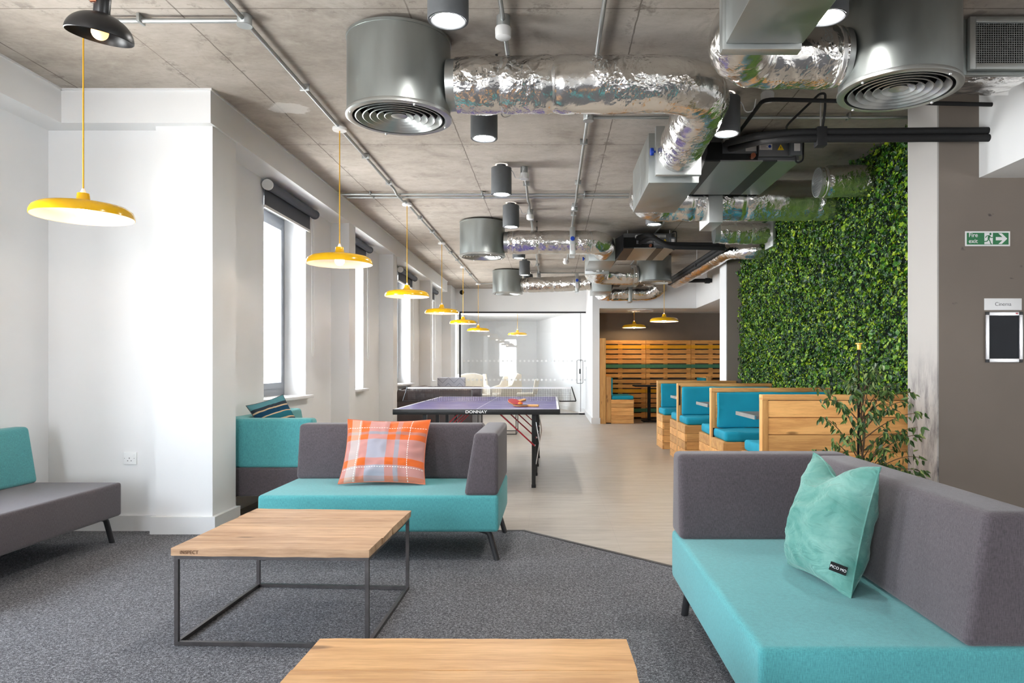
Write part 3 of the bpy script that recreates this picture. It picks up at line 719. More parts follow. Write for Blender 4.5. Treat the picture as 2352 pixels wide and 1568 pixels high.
for yy in (6.80, 7.55, 8.25, 9.0):
    for xx, s in ((-.175, -1), (-1.21, 1)):
        lg = part('leg', MB().box((xx - .018, yy - .018, .008), (xx + .018, yy + .018, PZ - .05)), 'black_gloss', t)
        part('foot', MB().box((xx - .021, yy - .021, 0), (xx + .021, yy + .021, .03), bev=.004), 'black', lg)
        br = part('brace', MB().bar((xx + .01, yy - .022, .40), (xx + s * .335, yy - .022, PZ - .045), .028, .012), 'red', t, label='red folding brace')
        part('bolt', MB().cyl((xx + .012, yy - .034, .405), (xx + .012, yy - .018, .405), .008, 10), 'alu', br)
        part('lock_bar', MB().tube([(xx + .02, yy + .02, .62), (xx + .055, yy + .02, .42), (xx + .02, yy + .02, .22)], .006, 8), 'alu', lg) if yy in (6.80, 8.25) and s < 0 else None
NYY = 7.9
net = thing('table_tennis_net', 'white-taped net stretched across the table tennis table', 'net', (-.69, NYY, PZ))
m = MB(); nx0, nx1, nz0, nz1 = -1.60, .215, PZ + .012, PZ + .148
for k in range(92): x = nx0 + .01 + (nx1 - nx0 - .02) * k / 91; m.box((x - .0012, NYY - .0008, nz0), (x + .0012, NYY + .0008, nz1))
for k in range(8): z = nz0 + (nz1 - nz0) * k / 7; m.box((nx0, NYY - .0008, z - .0012), (nx1, NYY + .0008, z + .0012))
part('netting', m, 'ink', net)
part('tape', MB().box((nx0, NYY - .003, nz1 - .002), (nx1, NYY + .003, nz1 + .014)), 'white_ink', net, label='white top tape')
for x, s in ((nx0, 1), (nx1, -1)):
    part('post', MB().tube([(x, NYY, nz1 + .02), (x - s * .05, NYY, nz0 - .004)], .006, 8), 'black_gloss', net)
    part('clamp', MB().tube(arc_path([(x - s * .05, NYY, nz0 - .004), (x + s * .13, NYY, PZ + .006), (x + s * .13, NYY, PZ + .016)], .02, 4), .007, 8), 'black_gloss', net)
def bat(name, label, face_m, back_m, M):
    t = thing(name, label, 'table tennis bat'); t.matrix_world = M; ROOTM[t.name] = M
    out = [(.075 * math.cos(a) * (1.0), .078 * math.sin(a)) for a in np.linspace(-.5 * PI + .35, 1.5 * PI - .35, 30)]
    for nm, z0, z1, mm in (('blade', -.003, .003, 'pine'), ('rubber', .0031, .0058, face_m), ('rubber', -.0058, -.0031, back_m)):
        part(nm, MB().prism(out, z0, z1), mm, t, True)
    part('handle', MB().box((-.014, -.175, -.011), (.014, -.06, .011), bev=.006), 'pine_y', t, True)
    return t
bat('table_tennis_bat', 'red-faced bat tilted up on the orange ball', 'red', 'void', Matrix.Translation((-.365, 7.10, PZ + .036)) @ Euler((math.radians(-6), math.radians(-20), math.radians(150))).to_matrix().to_4x4())
bat('table_tennis_bat', 'black-faced bat lying flat with its wooden handle to the right', 'void', 'red', Matrix.Translation((-.30, 6.93, PZ + .0125)) @ Euler((0, 0, math.radians(78))).to_matrix().to_4x4())
solo('table_tennis_ball', MB().sphere((-.318, 7.07, PZ + .0205), .02), 'orange_ball', 'small orange ball under the tilted red bat', 'ball', (-.318, 7.07, PZ))

# ------------------------------------------------------------------ seating beyond the table tennis table
t = thing('chesterfield_sofa', 'dark brown leather chesterfield sofa by the window wall', 'sofa', (-1.9, 12.4, 0))
x0, x1, y0, y1 = -2.49, -1.30, 11.45, 13.3
part('base', MB().box((x0, y0 + .04, .08), (x1 + .02, y1 - .04, .45), bev=.03), 'leather', t)
part('seat_cushion', MB().box((x0 + .2, y0 + .2, .44), (x1 + .05, y1 - .2, .54), bev=.04, seg=3), 'leather', t)
for yy in (y0, y1): 
    m = MB(); P = dense([(x0, yy + (.12 if yy == y0 else -.12), .665), (x1, yy + (.12 if yy == y0 else -.12), .665)], .02); per = .147
    m.tube(P, .125, 28, rfun=lambda i, j, p, a: 1 - .10 * (abs(math.sin((p.x - x0) / per * PI + (PI / 2 if math.sin(a * 4) > 0 else 0))) < .3) * (.5 + .5 * math.cos(a * 4)))
    part('arm_roll', m, 'leather', t)
    part('arm_panel', MB().box((x0, min(yy, yy + (.22 if yy == y0 else -.22)) + .02, .1), (x1, max(yy, yy + (.22 if yy == y0 else -.22)) - .02, .66), bev=.02), 'leather', t)
m = MB(); m.tube(dense([(x0 + .13, y0 + .1, .68), (x0 + .13, y1 - .1, .68)], .02), .13, 24); m.box((x0, y0 + .1, .1), (x0 + .22, y1 - .1, .68)); part('backrest', m, 'leather', t)
m = MB()
for k in range(8): m.sphere((x0 + .11 + k * .147, y0 + .055, .75), .012, 8)
part('tuft_buttons', m, 'leather', t)
for sx in (x0 + .08, x1 - .08):
    for sy in (y0 + .12, y1 - .12): part('foot', MB().cyl((sx, sy, 0), (sx, sy, .09), .03, 12), 'void', t)

def patterned():
    t = NT('line_patterned_upholstery'); x, y, z = t.sep()
    u = t.math('MULTIPLY', x, 9.0); v = t.math('MULTIPLY', z, 9.0)
    a = t.math('PINGPONG', t.math('ADD', u, v), .5); b = t.math('PINGPONG', t.math('SUBTRACT', u, v), .5); sel = t.math('GREATER_THAN', t.math('PINGPONG', u, 1.0), .5)
    l = t.math('MINIMUM', t.math('ADD', a, t.math('MULTIPLY', sel, .5)), t.math('ADD', b, t.math('MULTIPLY', t.math('SUBTRACT', 1.0, sel), .5)))
    return t.set(t.mix(t.rng(l, .03, .06, 1, 0), S(176, 177, 186), S(120, 122, 134)), .9, 0, .15)
MAT['patterned'] = patterned()
t = thing('armchair', 'grey line-patterned armchair with its back to the camera', 'armchair', (-1.95, 14.1, 0))
part('backrest', MB().box((-2.22, 13.82, .30), (-1.68, 13.92, .945), Euler((math.radians(6), 0, 0)).to_matrix(), .025, 3), 'patterned', t)
part('seat', MB().box((-2.22, 13.90, .30), (-1.68, 14.50, .46), bev=.03, seg=3), 'patterned', t)
for sx in (-2.18, -1.72):
    for sy in (13.9, 14.42): part('leg', MB().bar((sx, sy, 0), (sx * .99 - .0195, sy, .31), .03), 'void', t)
def wing(label, loc, rz):
    t = thing('wingback_chair', label, 'armchair', loc, rz, 'cream wingback chairs in the glass room')
    def slab(pts, th, nm):
        mb = MB(); mb.prism(pts[0], -th / 2, th / 2, pts[1], .02, 3); part(nm, mb, 'cream', t, True)
    X = Matrix(((1, 0, 0, 0), (0, 0, 1, .30), (0, 1, 0, 0), (0, 0, 0, 1)))
    slab(([(-.30, .25), (.30, .25), (.36, .62), (.31, .93), (.12, .98), (-.12, .98), (-.31, .93), (-.36, .62)], X), .09, 'backrest')
    for s in (-1, 1):
        Y = Matrix(((0, 0, 1, s * .35), (1, 0, 0, 0), (0, 1, 0, 0), (0, 0, 0, 1)))
        slab(([(-.28, .25), (.30, .25), (.32, .95), (.18, .96), (.02, .66), (-.28, .58)], Y), .07, 'wing')
    part('seat', MB().box((-.32, -.30, .26), (.32, .28, .44), bev=.05, seg=3), 'cream', t, True)
    for sx in (-.26, .26):
        for sy in (-.24, .24): part('leg', MB().bar((sx, sy, .0), (sx * .9, sy * .9, .27), .03), 'pine_z', t, True)
    return t
wing('cream wingback chair inside the glass room, on the left', (-2.0, 18.5, 0), math.radians(25))
wing('cream wingback chair inside the glass room, turned to the right', (-1.28, 19.3, 0), math.radians(-60))
t = thing('side_chair', 'upright beige chair in the glass room, seen from the side', 'chair', (-.62, 18.6, 0))
part('backrest', MB().box((-.48, 18.4, .44), (-.36, 18.85, .82), Euler((0, math.radians(9), 0)).to_matrix(), .03, 3), 'cream', t)
part('seat', MB().box((-.92, 18.4, .38), (-.44, 18.85, .47), bev=.03, seg=3), 'cream', t)
for sx in (-.88, -.48):
    for sy in (18.45, 18.8): part('leg', MB().bar((sx, sy, 0), (sx, sy, .39), .025), 'void', t)

# ------------------------------------------------------------------ timber booths
def planks(mb, axis, lo, hi, n, gap=.004, th_axis=None):
    """stack n horizontal boards between z=lo[2]..hi[2]"""
    dz = (hi[2] - lo[2]) / n
    for k in range(n): mb.box((lo[0], lo[1], lo[2] + k * dz + gap / 2), (hi[0], hi[1], lo[2] + (k + 1) * dz - gap / 2))
def cushion_mesh(lo, hi, seed=0, amp=.008, n=18):
    lo = Vector(lo); hi = Vector(hi); bm = bmesh.new(); bmesh.ops.create_cube(bm, size=1); d = hi - lo
    for v in bm.verts: v.co = Vector((lo.x + (v.co.x + .5) * d.x, lo.y + (v.co.y + .5) * d.y, lo.z + (v.co.z + .5) * d.z))
    bmesh.ops.bevel(bm, geom=bm.edges[:], offset=min(d) * .33, segments=3, profile=.6, affect='EDGES')
    big = [e for e in bm.edges if e.calc_length() > .12]
    bmesh.ops.subdivide_edges(bm, edges=big, cuts=n, use_grid_fill=True)
    for v in bm.verts:
        p = v.co; q = mnoise.noise(Vector((p.x * 5 + seed, p.y * 5, p.z * 5))) + .6 * mnoise.noise(Vector((p.x * 14 + seed, p.y * 14, p.z * 5)))
        c = (lo + hi) / 2; nrm = Vector(((p.x - c.x) / d.x, (p.y - c.y) / d.y, (p.z - c.z) / d.z)); a = max(range(3), key=lambda i: abs(nrm[i]))
        off = Vector((0, 0, 0)); off[a] = math.copysign(1, nrm[a]) * q * amp; v.co = p + off
    bm.verts.index_update(); mb = MB().add([v.co.copy() for v in bm.verts], [[v.index for v in f.verts] for f in bm.faces]); bm.free(); return mb
BX0, BX1 = 1.54, 2.695
def bench(label, yb, far, near, loc, n_face=7, seed=0):
    x1 = BX1
    t = thing('booth_bench', label, 'bench', loc, 0, 'pine booth benches along the green wall')
    m = MB(); planks(m, 'x', (BX0 + .045, yb - .035, .02), (x1, yb - .012, .905), n_face, .007); planks(m, 'x', (BX0 + .045, yb + .012, .02), (x1, yb + .035, .905), n_face, .007)
    m.box((BX0 + .05, yb - .011, .02), (x1 - .02, yb + .011, .9)); part('back_panel', m, 'pine', t, smooth=False)
    part('end_post', MB().box((BX0, yb - .04, 0), (BX0 + .045, yb + .04, .925), bev=.003), 'pine_z', t)
    part('top_cap', MB().box((BX0, yb - .045, .906), (x1, yb + .045, .945), bev=.004), 'pine', t)
    for on, s in ((near, -1), (far, 1)):
        if not on: continue
        a, b = sorted((yb + s * .04, yb + s * .53))
        m = MB(); dz = .47 / 5
        for k in range(5):
            z0, z1 = k * dz + .002, (k + 1) * dz - .002; g = .022
            m.box((BX0, a, z0), (BX0 + g, b, z1)); yf = a if s < 0 else b - g; m.box((BX0 + g, yf, z0), (x1, yf + g, z1))
        m.box((BX0 + .02, a + .02, .01), (x1, b - .02, .45)); m.box((BX0 + .001, a + .001, .449), (x1, b - .001, .4715)); part('seat_box', m, 'pine', t, smooth=False)
        part('seat_cushion', cushion_mesh((BX0 + .02, a + .015, .473), (x1 - .03, b + (.015 if s > 0 else 0) - (0 if s > 0 else .0), .56), seed + s, .007), 'bench_teal', t, label='petrol-blue seat cushion')
        ya, yb2 = sorted((yb + s * .041, yb + s * .10))
        bc = part('back_cushion', cushion_mesh((BX0 + .05, ya, .563), (x1 - .03, yb2, .905), seed + s * 3, .007), 'bench_teal', t, label='petrol-blue back cushion')
        for zz in ((.62, .90), ): 
            xx = BX0 + .022; ys = yb + s * .05
            part('tie_strap', MB().box((xx - .008, yb + s * .05 - .003, .68 if seed == 2 else .40), (xx + .008, yb + s * .05 + .003, .92 if seed == 2 else .56)), 'void', bc) if seed in (1, 2) and s < 0 else None
    return t
bench('nearest pine booth bench, its planked back facing the camera behind the ficus', 5.27, True, False, (2.17, 5.27, 0), 7, 0)
bench('second pine booth bench from the front, with blue cushions on both sides', 6.95, True, True, (2.17, 6.95, 0), 7, 1)
bench('third pine booth bench from the front, with a black tie on its blue back', 8.80, True, True, (2.17, 8.8, 0), 7, 2)
bench('farthest pine booth bench in the row, next to the far grey column', 10.48, False, True, (2.17, 10.4, 0), 7, 3)
for i, (yc, lab) in enumerate(((6.11, 'grey metal-edged table between the first and second booth benches'), (7.87, 'grey metal-edged table between the second and third booth benches'), (9.64, 'grey metal-edged table between the third and farthest booth benches'))):
    if i == 0:
        tb = thing('booth_table', lab, 'table', (2.15, yc, 0), 0, 'booth tables')
        part('tabletop', MB().box((1.66, yc - .30, .722), (2.67, yc + .30, .75), bev=.003), 'fcu_grey', tb)
        part('edge_trim', MB().box((1.648, yc - .30, .720), (1.66, yc + .30, .752)), 'alu', tb, label='bright aluminium edge')
        part('pedestal', MB().cyl((2.25, yc, .02), (2.25, yc, .722), .035, 16), 'dark_metal', tb)
        part('base_plate', MB().box((2.05, yc - .2, 0), (2.45, yc + .2, .02), bev=.005), 'dark_metal', tb)
    else: again(tb, (2.15, yc, 0), label=lab)

# ------------------------------------------------------------------ pallet alcove
k0 = 0
for row, (zb, ys, gs) in enumerate(((.885, 1, 5), (.03, 2, 6))):
    for ci in range(5):
        xa = 1.06 + ci * .985; xb = xa + .978; y0 = 15.555
        lab = f"pallet {'hung' if row == 0 else 'standing'} " if False else ''
        place = ['beside the tall post', 'second from the tall post', 'third from the tall post', 'fourth from the tall post', 'fifth from the tall post'][ci]
        lab = ('upper ' if row == 0 else 'lower ') + 'timber pallet on the alcove wall, ' + place
        p = thing('wall_pallet', lab, 'pallet', ((xa + xb) / 2, 15.6, zb), 0, 'pallets cladding the alcove wall')
        m = MB(); pit = .1045; rr = random.Random(row * 10 + ci)
        for k in range(8):
            zt = zb + .84 - k * pit; hgt = .082 if k in (3, 4) else .078
            bx = ((xa, y0, zt - hgt + rr.uniform(-.002, .002)), (xb, y0 + .02, zt))
            if k == ys: part('yellow_slat', MB().box(*bx), 'yellow_slat', p, label='yellow painted slat')
            elif k == gs: part('green_slat', MB().box(*bx), 'green_slat', p, label='green painted slat')
            else: m.box(*bx)
        part('slats', m, 'pallet', p, smooth=False)
        m = MB()
        for xc in (xa + .05, xa + .42, xa + .50, xb - .05): pass
        for xc in (xa + .045, xa + .43, xb - .045): m.box((xc - .045, y0 + .021, zb), (xc + .045, y0 + .11, zb + .84))
        part('stringers', m, 'pallet', p, smooth=False)
solo('timber_post', MB().box((.965, 14.40, 0), (1.085, 14.50, 1.725), bev=.004), 'pine_z', 'tall square timber post at the left edge of the pallet alcove', 'post', (1.02, 14.45, 0))
def alcove_bench(label, x, s, y0, y1):
    t = thing('alcove_bench', label, 'bench', (x, (y0 + y1) / 2, 0), 0, 'pallet alcove benches')
    A = lambda a, b: tuple(sorted((x + s * a, x + s * b)))
    a, b = A(0, .105); m = MB(); m.box((a, y0, .02), (b, y1, .945), bev=.003); part('back_panel', m, 'pine_z', t)
    a, b = A(.106, .56); m = MB(); n = 6
    for k in range(n): m.box((a, y0, k * .081 + .003), (b, y0 + .022, (k + 1) * .081 - .001))
    m.box((a + .001, y0 + .02, .01), (b - .001, y1, .484)); part('seat_box', m, 'pine', t, smooth=False)
    a, b = A(.12, .56); part('seat_cushion', cushion_mesh((a, y0 + .01, .486), (b, y1, .56), 4, .006), 'bench_teal', t, label='petrol-blue seat cushion')
    a, b = A(.107, .135); part('back_cushion', cushion_mesh((a, y0 + .01, .57), (b, y1, .92), 6, .003), 'bench_teal', t, label='petrol-blue back cushion')
    return t
alcove_bench('pine bench end with blue cushion beside the tall post in the pallet alcove', 1.09, 1, 14.42, 15.52)
alcove_bench('pine bench with blue back at the right of the pallet alcove', 3.28, -1, 14.7, 15.52)
t = thing('alcove_table', 'dark table with black legs in the pallet alcove', 'table', (2.2, 15.0, 0))
part('tabletop', MB().box((1.72, 14.75, .735), (2.6, 15.3, .765), bev=.003), 'void', t)
for xx in (2.04, 2.42): part('leg', MB().box((xx - .03, 14.98, .02), (xx + .03, 15.06, .735)), 'void', t)
part('base_plate', MB().box((1.9, 14.8, 0), (2.55, 15.25, .02)), 'void', t)
# ------------------------------------------------------------------ pendant lamps
def pendant_proto():
    t = thing('pendant_lamp', '', 'pendant lamp', (0, 0, 0), 0, 'yellow dome pendant lamps')   # origin at the ceiling
    zr = 1.985 - H
    sh = [(.030, .118), (.034, .085), (.05, .068), (.10, .060), (.17, .054), (.215, .044), (.240, .026), (.249, .004), (.250, -.012), (.246, -.012), (.238, .008), (.225, .024), (.205, .034), (.17, .043), (.10, .048), (.03, .05)]
    outer = sh[:10]; inner = sh[9:]
    part('lamp_shade', MB().shell([(r, z + zr) for r, z in outer] + [(r - .0015 if i else r, z - .0015 + zr) for i, (r, z) in enumerate(outer[::-1])], n=64), 'yellow', t, True)
    part('shade_lining', MB().shell([(r, z + zr) for r, z in inner] + [(r, z - .0012 + zr) for r, z in inner[::-1]], n=64), 'lamp_white', t, True, label='white enamel inside of shade')
    part('cord_grip', MB().lathe([(.012, zr + .118), (.013, zr + .128), (.007, zr + .145)], n=16), 'plastic_white', t, True)
    part('bulb', MB().sphere((0, 0, zr + .012), .036, 12), 'bulb', t, True)
    part('cord', MB().tube([(0, 0, zr + .14), (0, 0, -.012)], .0042, 8), 'yellow_cord', t, True)
    part('ceiling_rose', MB().lathe([(.054, -.002), (.056, -.018), (.052, -.026), (.01, -.027)], n=24), 'plastic_white', t, True, label='white ceiling rose')
    return t
pp = pendant_proto(); CR = H - .028
pend = [(-2.58, 3.93, H, 'largest yellow pendant lamp at the left, in front of the white alcove wall'), (-1.645, 5.53, CR, 'yellow pendant lamp hanging in front of the first tall window'),
        (-1.645, 8.10, CR, 'third yellow pendant lamp along the window row, before the third window'), (-1.645, 10.65, CR, 'fourth yellow pendant lamp along the window row'),
        (-1.645, 13.2, CR, 'fifth yellow pendant lamp along the window row, at the glass wall corner'), (-1.645, 15.9, CR, 'sixth and last yellow pendant lamp along the window row'),
        (-.90, 18.6, 2.55, 'yellow pendant lamp inside the glass meeting room'), (1.73, 15.05, 2.33, 'yellow pendant lamp inside the pallet alcove, above the dark table'), (1.97, 12.55, CR, 'yellow pendant lamp in front of the pallet alcove header')]
for i, (x, y, z, lab) in enumerate(pend):
    dz = 0
    o = pp if i == 0 else again(pp, (x, y, z))
    o.location = (x, y, z); o['label'] = lab
    if i in (7, 8):
        for ch in [c for c in COL.objects if c.parent == o and c.name.startswith('bulb')]:
            ch.data = ch.data.copy(); ch.data.materials[0] = MAT['bulb_alcove']
    if z < H - .1:       # hangs from a lower ceiling: shorter flex, same shade height
        cut = H - z
        for ch in [c for c in COL.objects if c.parent == o]:
            if ch.name.startswith('cord') and not ch.name.startswith('cord_grip'):
                me = bpy.data.meshes.new('cord'); zr = 1.985 - H; mb = MB().tube([(0, 0, zr + .14 + cut), (0, 0, -.012)], .0042, 8); ch.data = mb.mesh('cord', 'yellow_cord')
            elif not ch.name.startswith('ceiling_rose'): ch.location.z += cut
# black wall lamp shade at the top left
t = thing('dome_lamp', 'black tilted dome lamp with amber bulb at the top left', 'lamp', (-1.30, 2.02, 2.1))
Rl = Euler((math.radians(6), math.radians(9), 0)).to_matrix(); c0 = Vector((-1.279, 2.02, 2.098))
sh = [(.022, .049)] + [(.086 * math.cos(q), -.014 + .064 * math.sin(q)) for q in np.linspace(1.3, 0, 14)]
part('lamp_shade', MB().shell(sh + [(r - .002, z - .0015) for r, z in sh[::-1]], c0, 64, Rl), 'black_gloss', t)
part('bulb', MB().sphere(c0 + Rl @ Vector((0, 0, -.002)), .022, 12), 'bulb_amber', t)
part('lamp_holder', MB().lathe([(.001, .044), (.020, .044), (.021, .048), (.021, .10), (.016, .108), (.001, .108)], c0, 24, False, Rl), 'black_gloss', t)
part('swivel', MB().cyl(c0 + Vector((-.010, -.026, .075)), c0 + Vector((.008, -.026, .075)), .005, 12), 'copper', t, label='brass swivel')
part('arm', MB().tube(arc_path([c0 + Vector((0, -.027, .075)), c0 + Vector((-.01, -.027, .2)), c0 + Vector((-.01, -.03, H - c0.z))], .05), .007, 10), 'black_gloss', t)

# ------------------------------------------------------------------ cylinder downlights
def downlight_proto():
    t = thing('cylinder_downlight', '', 'downlight', (0, 0, 0), 0, 'slate grey cylinder downlights')
    part('body', MB().shell([(.05, -.03), (.093, -.032), (.095, -.036), (.095, -.272), (.093, -.278), (.084, -.278), (.082, -.25), (.05, -.24)], n=40), 'downlight', t, True)
    part('mount', MB().cyl((0, 0, -.002), (0, 0, -.034), .045, 24), 'downlight', t, True)
    part('rim', MB().shell([(.081, -.274), (.085, -.281), (.080, -.281), (.066, -.272), (.066, -.266)], n=40), 'downlight', t, True)
    part('lens', MB().lathe([(.001, -.270), (.066, -.270), (.066, -.262), (.001, -.262)], n=32), 'led', t, True, label='glowing white lens')
    part('flex', MB().tube(arc_path([(.04, 0, -.02), (.11, 0, -.06), (.13, 0, -.13), (.19, 0, -.12), (.205, 0, -.035)], .05, 6), .004, 8), 'plastic_white', t, True)
    return t
dl = downlight_proto()
DL = [(-.482, 3.31, 'grey cylinder downlight nearest the camera, top centre beside the big duct drum'), (-.478, 5.02, 'grey cylinder downlight below the long foil duct'), (-.472, 6.65, 'grey cylinder downlight just before the double conduit'), (-.472, 8.2, 'grey cylinder downlight just behind the double conduit, above the second drum'),
      (-.49, 10.55, 'small grey cylinder downlight under the second foil duct'), (-.48, 12.5, 'grey cylinder downlight above the farthest left duct drum'), (-.478, 14.3, 'tiny grey cylinder downlight partly behind another at the far end'),
      (1.262, 3.28, 'grey cylinder downlight behind the plenum at the top right'), (1.20, 4.92, 'grey cylinder downlight beside the bend of the long foil duct'), (1.22, 6.75, 'grey cylinder downlight mostly hidden behind the first fan coil plenum'), (1.15, 8.05, 'grey cylinder downlight in front of the second fan coil unit')]
for i, (x, y, lab) in enumerate(DL):
    o = dl if i == 0 else again(dl, (x, y, H)); o.location = (x, y, H); o['label'] = lab

# ------------------------------------------------------------------ conduits and junction boxes
def conduit(label, runs, clamps=(), r=.0125, nm='conduit'):
    t = thing(nm, label, 'conduit', tuple(runs[0][0]), 0, 'galvanised ceiling conduits')
    for pts in runs: part('pipe', MB().tube(arc_path(pts, .08, 6), r, 12), 'conduit', t)
    for (x, y, ax) in clamps:
        m = MB(); e = (.01, .03) if ax == 'y' else (.03, .01)
        m.box((x - (.032 if ax == 'y' else .008), y - (.008 if ax == 'y' else .032), H - .045), (x + (.032 if ax == 'y' else .008), y + (.008 if ax == 'y' else .032), H - .001), bev=.003); part('saddle', m, 'conduit', t)
    return t
ZC = H - .03; ZB = H - .058
conduit('galvanised conduit running along the row of yellow pendants', [[(-1.645, -1.0, ZC), (-1.645, 7.45, ZC), (-1.645, 7.55, ZB), (-1.645, 7.88, ZB), (-1.645, 7.98, ZC), (-1.645, 15.9, ZC)]], [(-1.645, y, 'y') for y in (3.0, 4.75, 6.3, 7.2, 8.9, 9.8, 11.6, 12.4, 14.4)])
conduit('short cross conduit behind the black dome lamp', [[(-1.62, 3.82, ZC), (-2.58, 3.82, ZC)]], [(-2.2, 3.82, 'x')])
conduit('pair of parallel conduits crossing the ceiling from the window beam', [[(-2.30, 7.66, ZC), (2.8, 7.66, ZC)], [(-2.24, 7.80, ZC), (2.8, 7.80, ZC)]], [(x, y, 'x') for x in (-1.95, -.75, .35, 1.4) for y in (7.66, 7.80)])
conduit('middle conduit running along the line of left downlights', [[(-.262, -1, ZC), (-.262, 5.2, ZC)], [(-.262, 6.72, ZC), (-.262, 7.5, ZC), (-.262, 7.6, ZB), (-.262, 7.9, ZB), (-.262, 8.0, ZC), (-.262, 14.1, ZC)]], [(-.262, y, 'y') for y in (7.25, 9.0, 10.0, 11.4, 13)])
conduit('right-hand conduit running above the long foil duct', [[(.27, -1, ZC), (.262, 7.5, ZC), (.262, 7.6, ZB), (.262, 7.9, ZB), (.262, 8.0, ZC), (.262, 12.4, ZC)]], [(.262, y, 'y') for y in (5.9, 7.2, 8.2, 8.7, 10.5)])
conduit('cross conduit running from the right-hand conduit to the white column', [[(.27, 5.30, ZC), (2.84, 5.30, ZC)]], [(x, 5.3, 'x') for x in (.9, 2.2)])
conduit('short diagonal-looking conduit above the right downlights', [[(1.43, -1, ZC), (1.43, 4.72, ZC)], [(1.43, 7.9, ZC), (1.43, 13, ZC)]], [])
conduit('far cross conduit before the glass meeting room', [[(-.262, 14.1, ZC), (.95, 14.1, ZC)], [(-1.645, 15.92, ZC), (-.8, 15.92, ZC)]], [(.4, 14.1, 'x')], .011)
jb = thing('junction_box', 'round steel junction box where conduits meet at the upper left', 'junction box', (-1.645, 3.82, H), 0, 'round conduit boxes')
part('body', MB().lathe([(.038, -.002), (.038, -.05), (.036, -.053), (.001, -.053)], n=24), 'conduit', jb, True)
part('cover', MB().lathe([(.040, -.054), (.040, -.058), (.001, -.058)], n=24), 'conduit', jb, True)
again(jb, (.27, 5.30, H), label='round steel junction box above the long foil duct, where a cross conduit starts')
again(jb, (.262, 8.35, H), label='round steel junction box on the right-hand conduit behind the double conduit')
cb = thing('plug_in_rose', 'white lighting rose on the middle conduit beside the nearest downlight', 'ceiling rose', (-.262, 3.83, H), 0, 'white lighting roses')
part('box', MB().lathe([(.036, -.002), (.036, -.06), (.001, -.06)], n=24), 'conduit', cb, True)
part('cap', MB().lathe([(.040, -.061), (.044, -.068), (.042, -.115), (.03, -.122), (.001, -.122)], n=24), 'plastic_white', cb, True)
for x, y, lab in ((-.262, 6.72, 'white lighting rose at the start of the middle conduit, by the double-conduit downlight'), (-.262, 8.55, 'white lighting rose beside the downlight behind the double conduit'), (-.262, 10.7, 'white lighting rose beside the second foil duct'), (1.43, 4.74, 'white lighting rose beside the downlight at the foil duct bend'), (-.262, 14.1, 'small white lighting rose at the far cross conduit')):
    again(cb, (x, y, H), label=lab)
t = thing('smoke_detector', 'white round smoke detector below the right-hand conduit end', 'smoke detector', (.24, 12.4, H))
part('base', MB().lathe([(.04, -.002), (.04, -.05), (.055, -.05), (.055, -.06), (.001, -.06)], n=24), 'plastic_white', t, True)
part('head', MB().lathe([(.05, -.0605), (.05, -.08), (.03, -.10), (.001, -.10)], n=24), 'plastic_white', t, True)

# ------------------------------------------------------------------ air diffuser drums
def drum_proto():
    t = thing('duct_drum', '', 'air diffuser', (0, 0, 0), 0, 'galvanised diffuser drums')
    R, zt, zb = .29, -.025, -.462
    part('drum', MB().shell([(R - .005, zt), (R, zt), (R, zb), (R - .005, zb)], n=72), 'galv', t, True)
    m = MB().lathe([(.001, zt + .003), (R + .004, zt + .003), (R + .004, zt - .012), (R - .006, zt - .012)], n=72); part('top_flange', m, 'galv', t, True)
    part('bottom_flange', MB().shell([(R + .002, zb + .02), (R + .007, zb + .012), (R + .007, zb - .002), (R - .012, zb - .008), (R - .03, zb - .004), (R - .03, zb + .02)], n=72), 'galv_light', t, True)
    for i, r in enumerate((.245, .205, .165, .125, .085)):
        part('cone_ring', MB().shell([(r, zb - .004 + i * .003), (r - .026, zb + .03 + i * .003), (r - .029, zb + .03 + i * .003), (r - .005, zb - .006 + i * .003)], n=64), 'galv_light', t, True)
    part('centre_cone', MB().lathe([(.001, zb + .004), (.02, zb + .006), (.046, zb + .012), (.042, zb + .02), (.001, zb + .03)], n=48), 'galv_light', t, True)
    part('inner_plate', MB().lathe([(.001, zb + .10), (R - .02, zb + .10), (R - .02, zb + .105), (.001, zb + .105)], n=48), 'void', t, True)  # black disc stands in for the darkness inside the drum
    m = MB()
    for k in range(4):
        a = k * PI / 2 + .5; m.sphere(((R - .014) * math.cos(a), (R - .014) * math.sin(a), zb - .009), .007, 8)
    part('screws', m, 'alu', t, True)
    return t
dp = drum_proto()
DR = [(-.873, 4.08, 'large galvanised diffuser drum at the upper left, feeding the long foil duct'), (-.90, 9.22, 'second galvanised diffuser drum on the left, below the double conduit'), (-.866, 13.9, 'farthest galvanised diffuser drum before the glass meeting room'), (1.785, 3.68, 'largest galvanised diffuser drum at the upper right'), (1.72, 12.04, 'galvanised diffuser drum before the pallet alcove')]
for i, (x, y, lab) in enumerate(DR):
    o = dp if i == 0 else again(dp, (x, y, H)); o.location = (x, y, H); o['label'] = lab

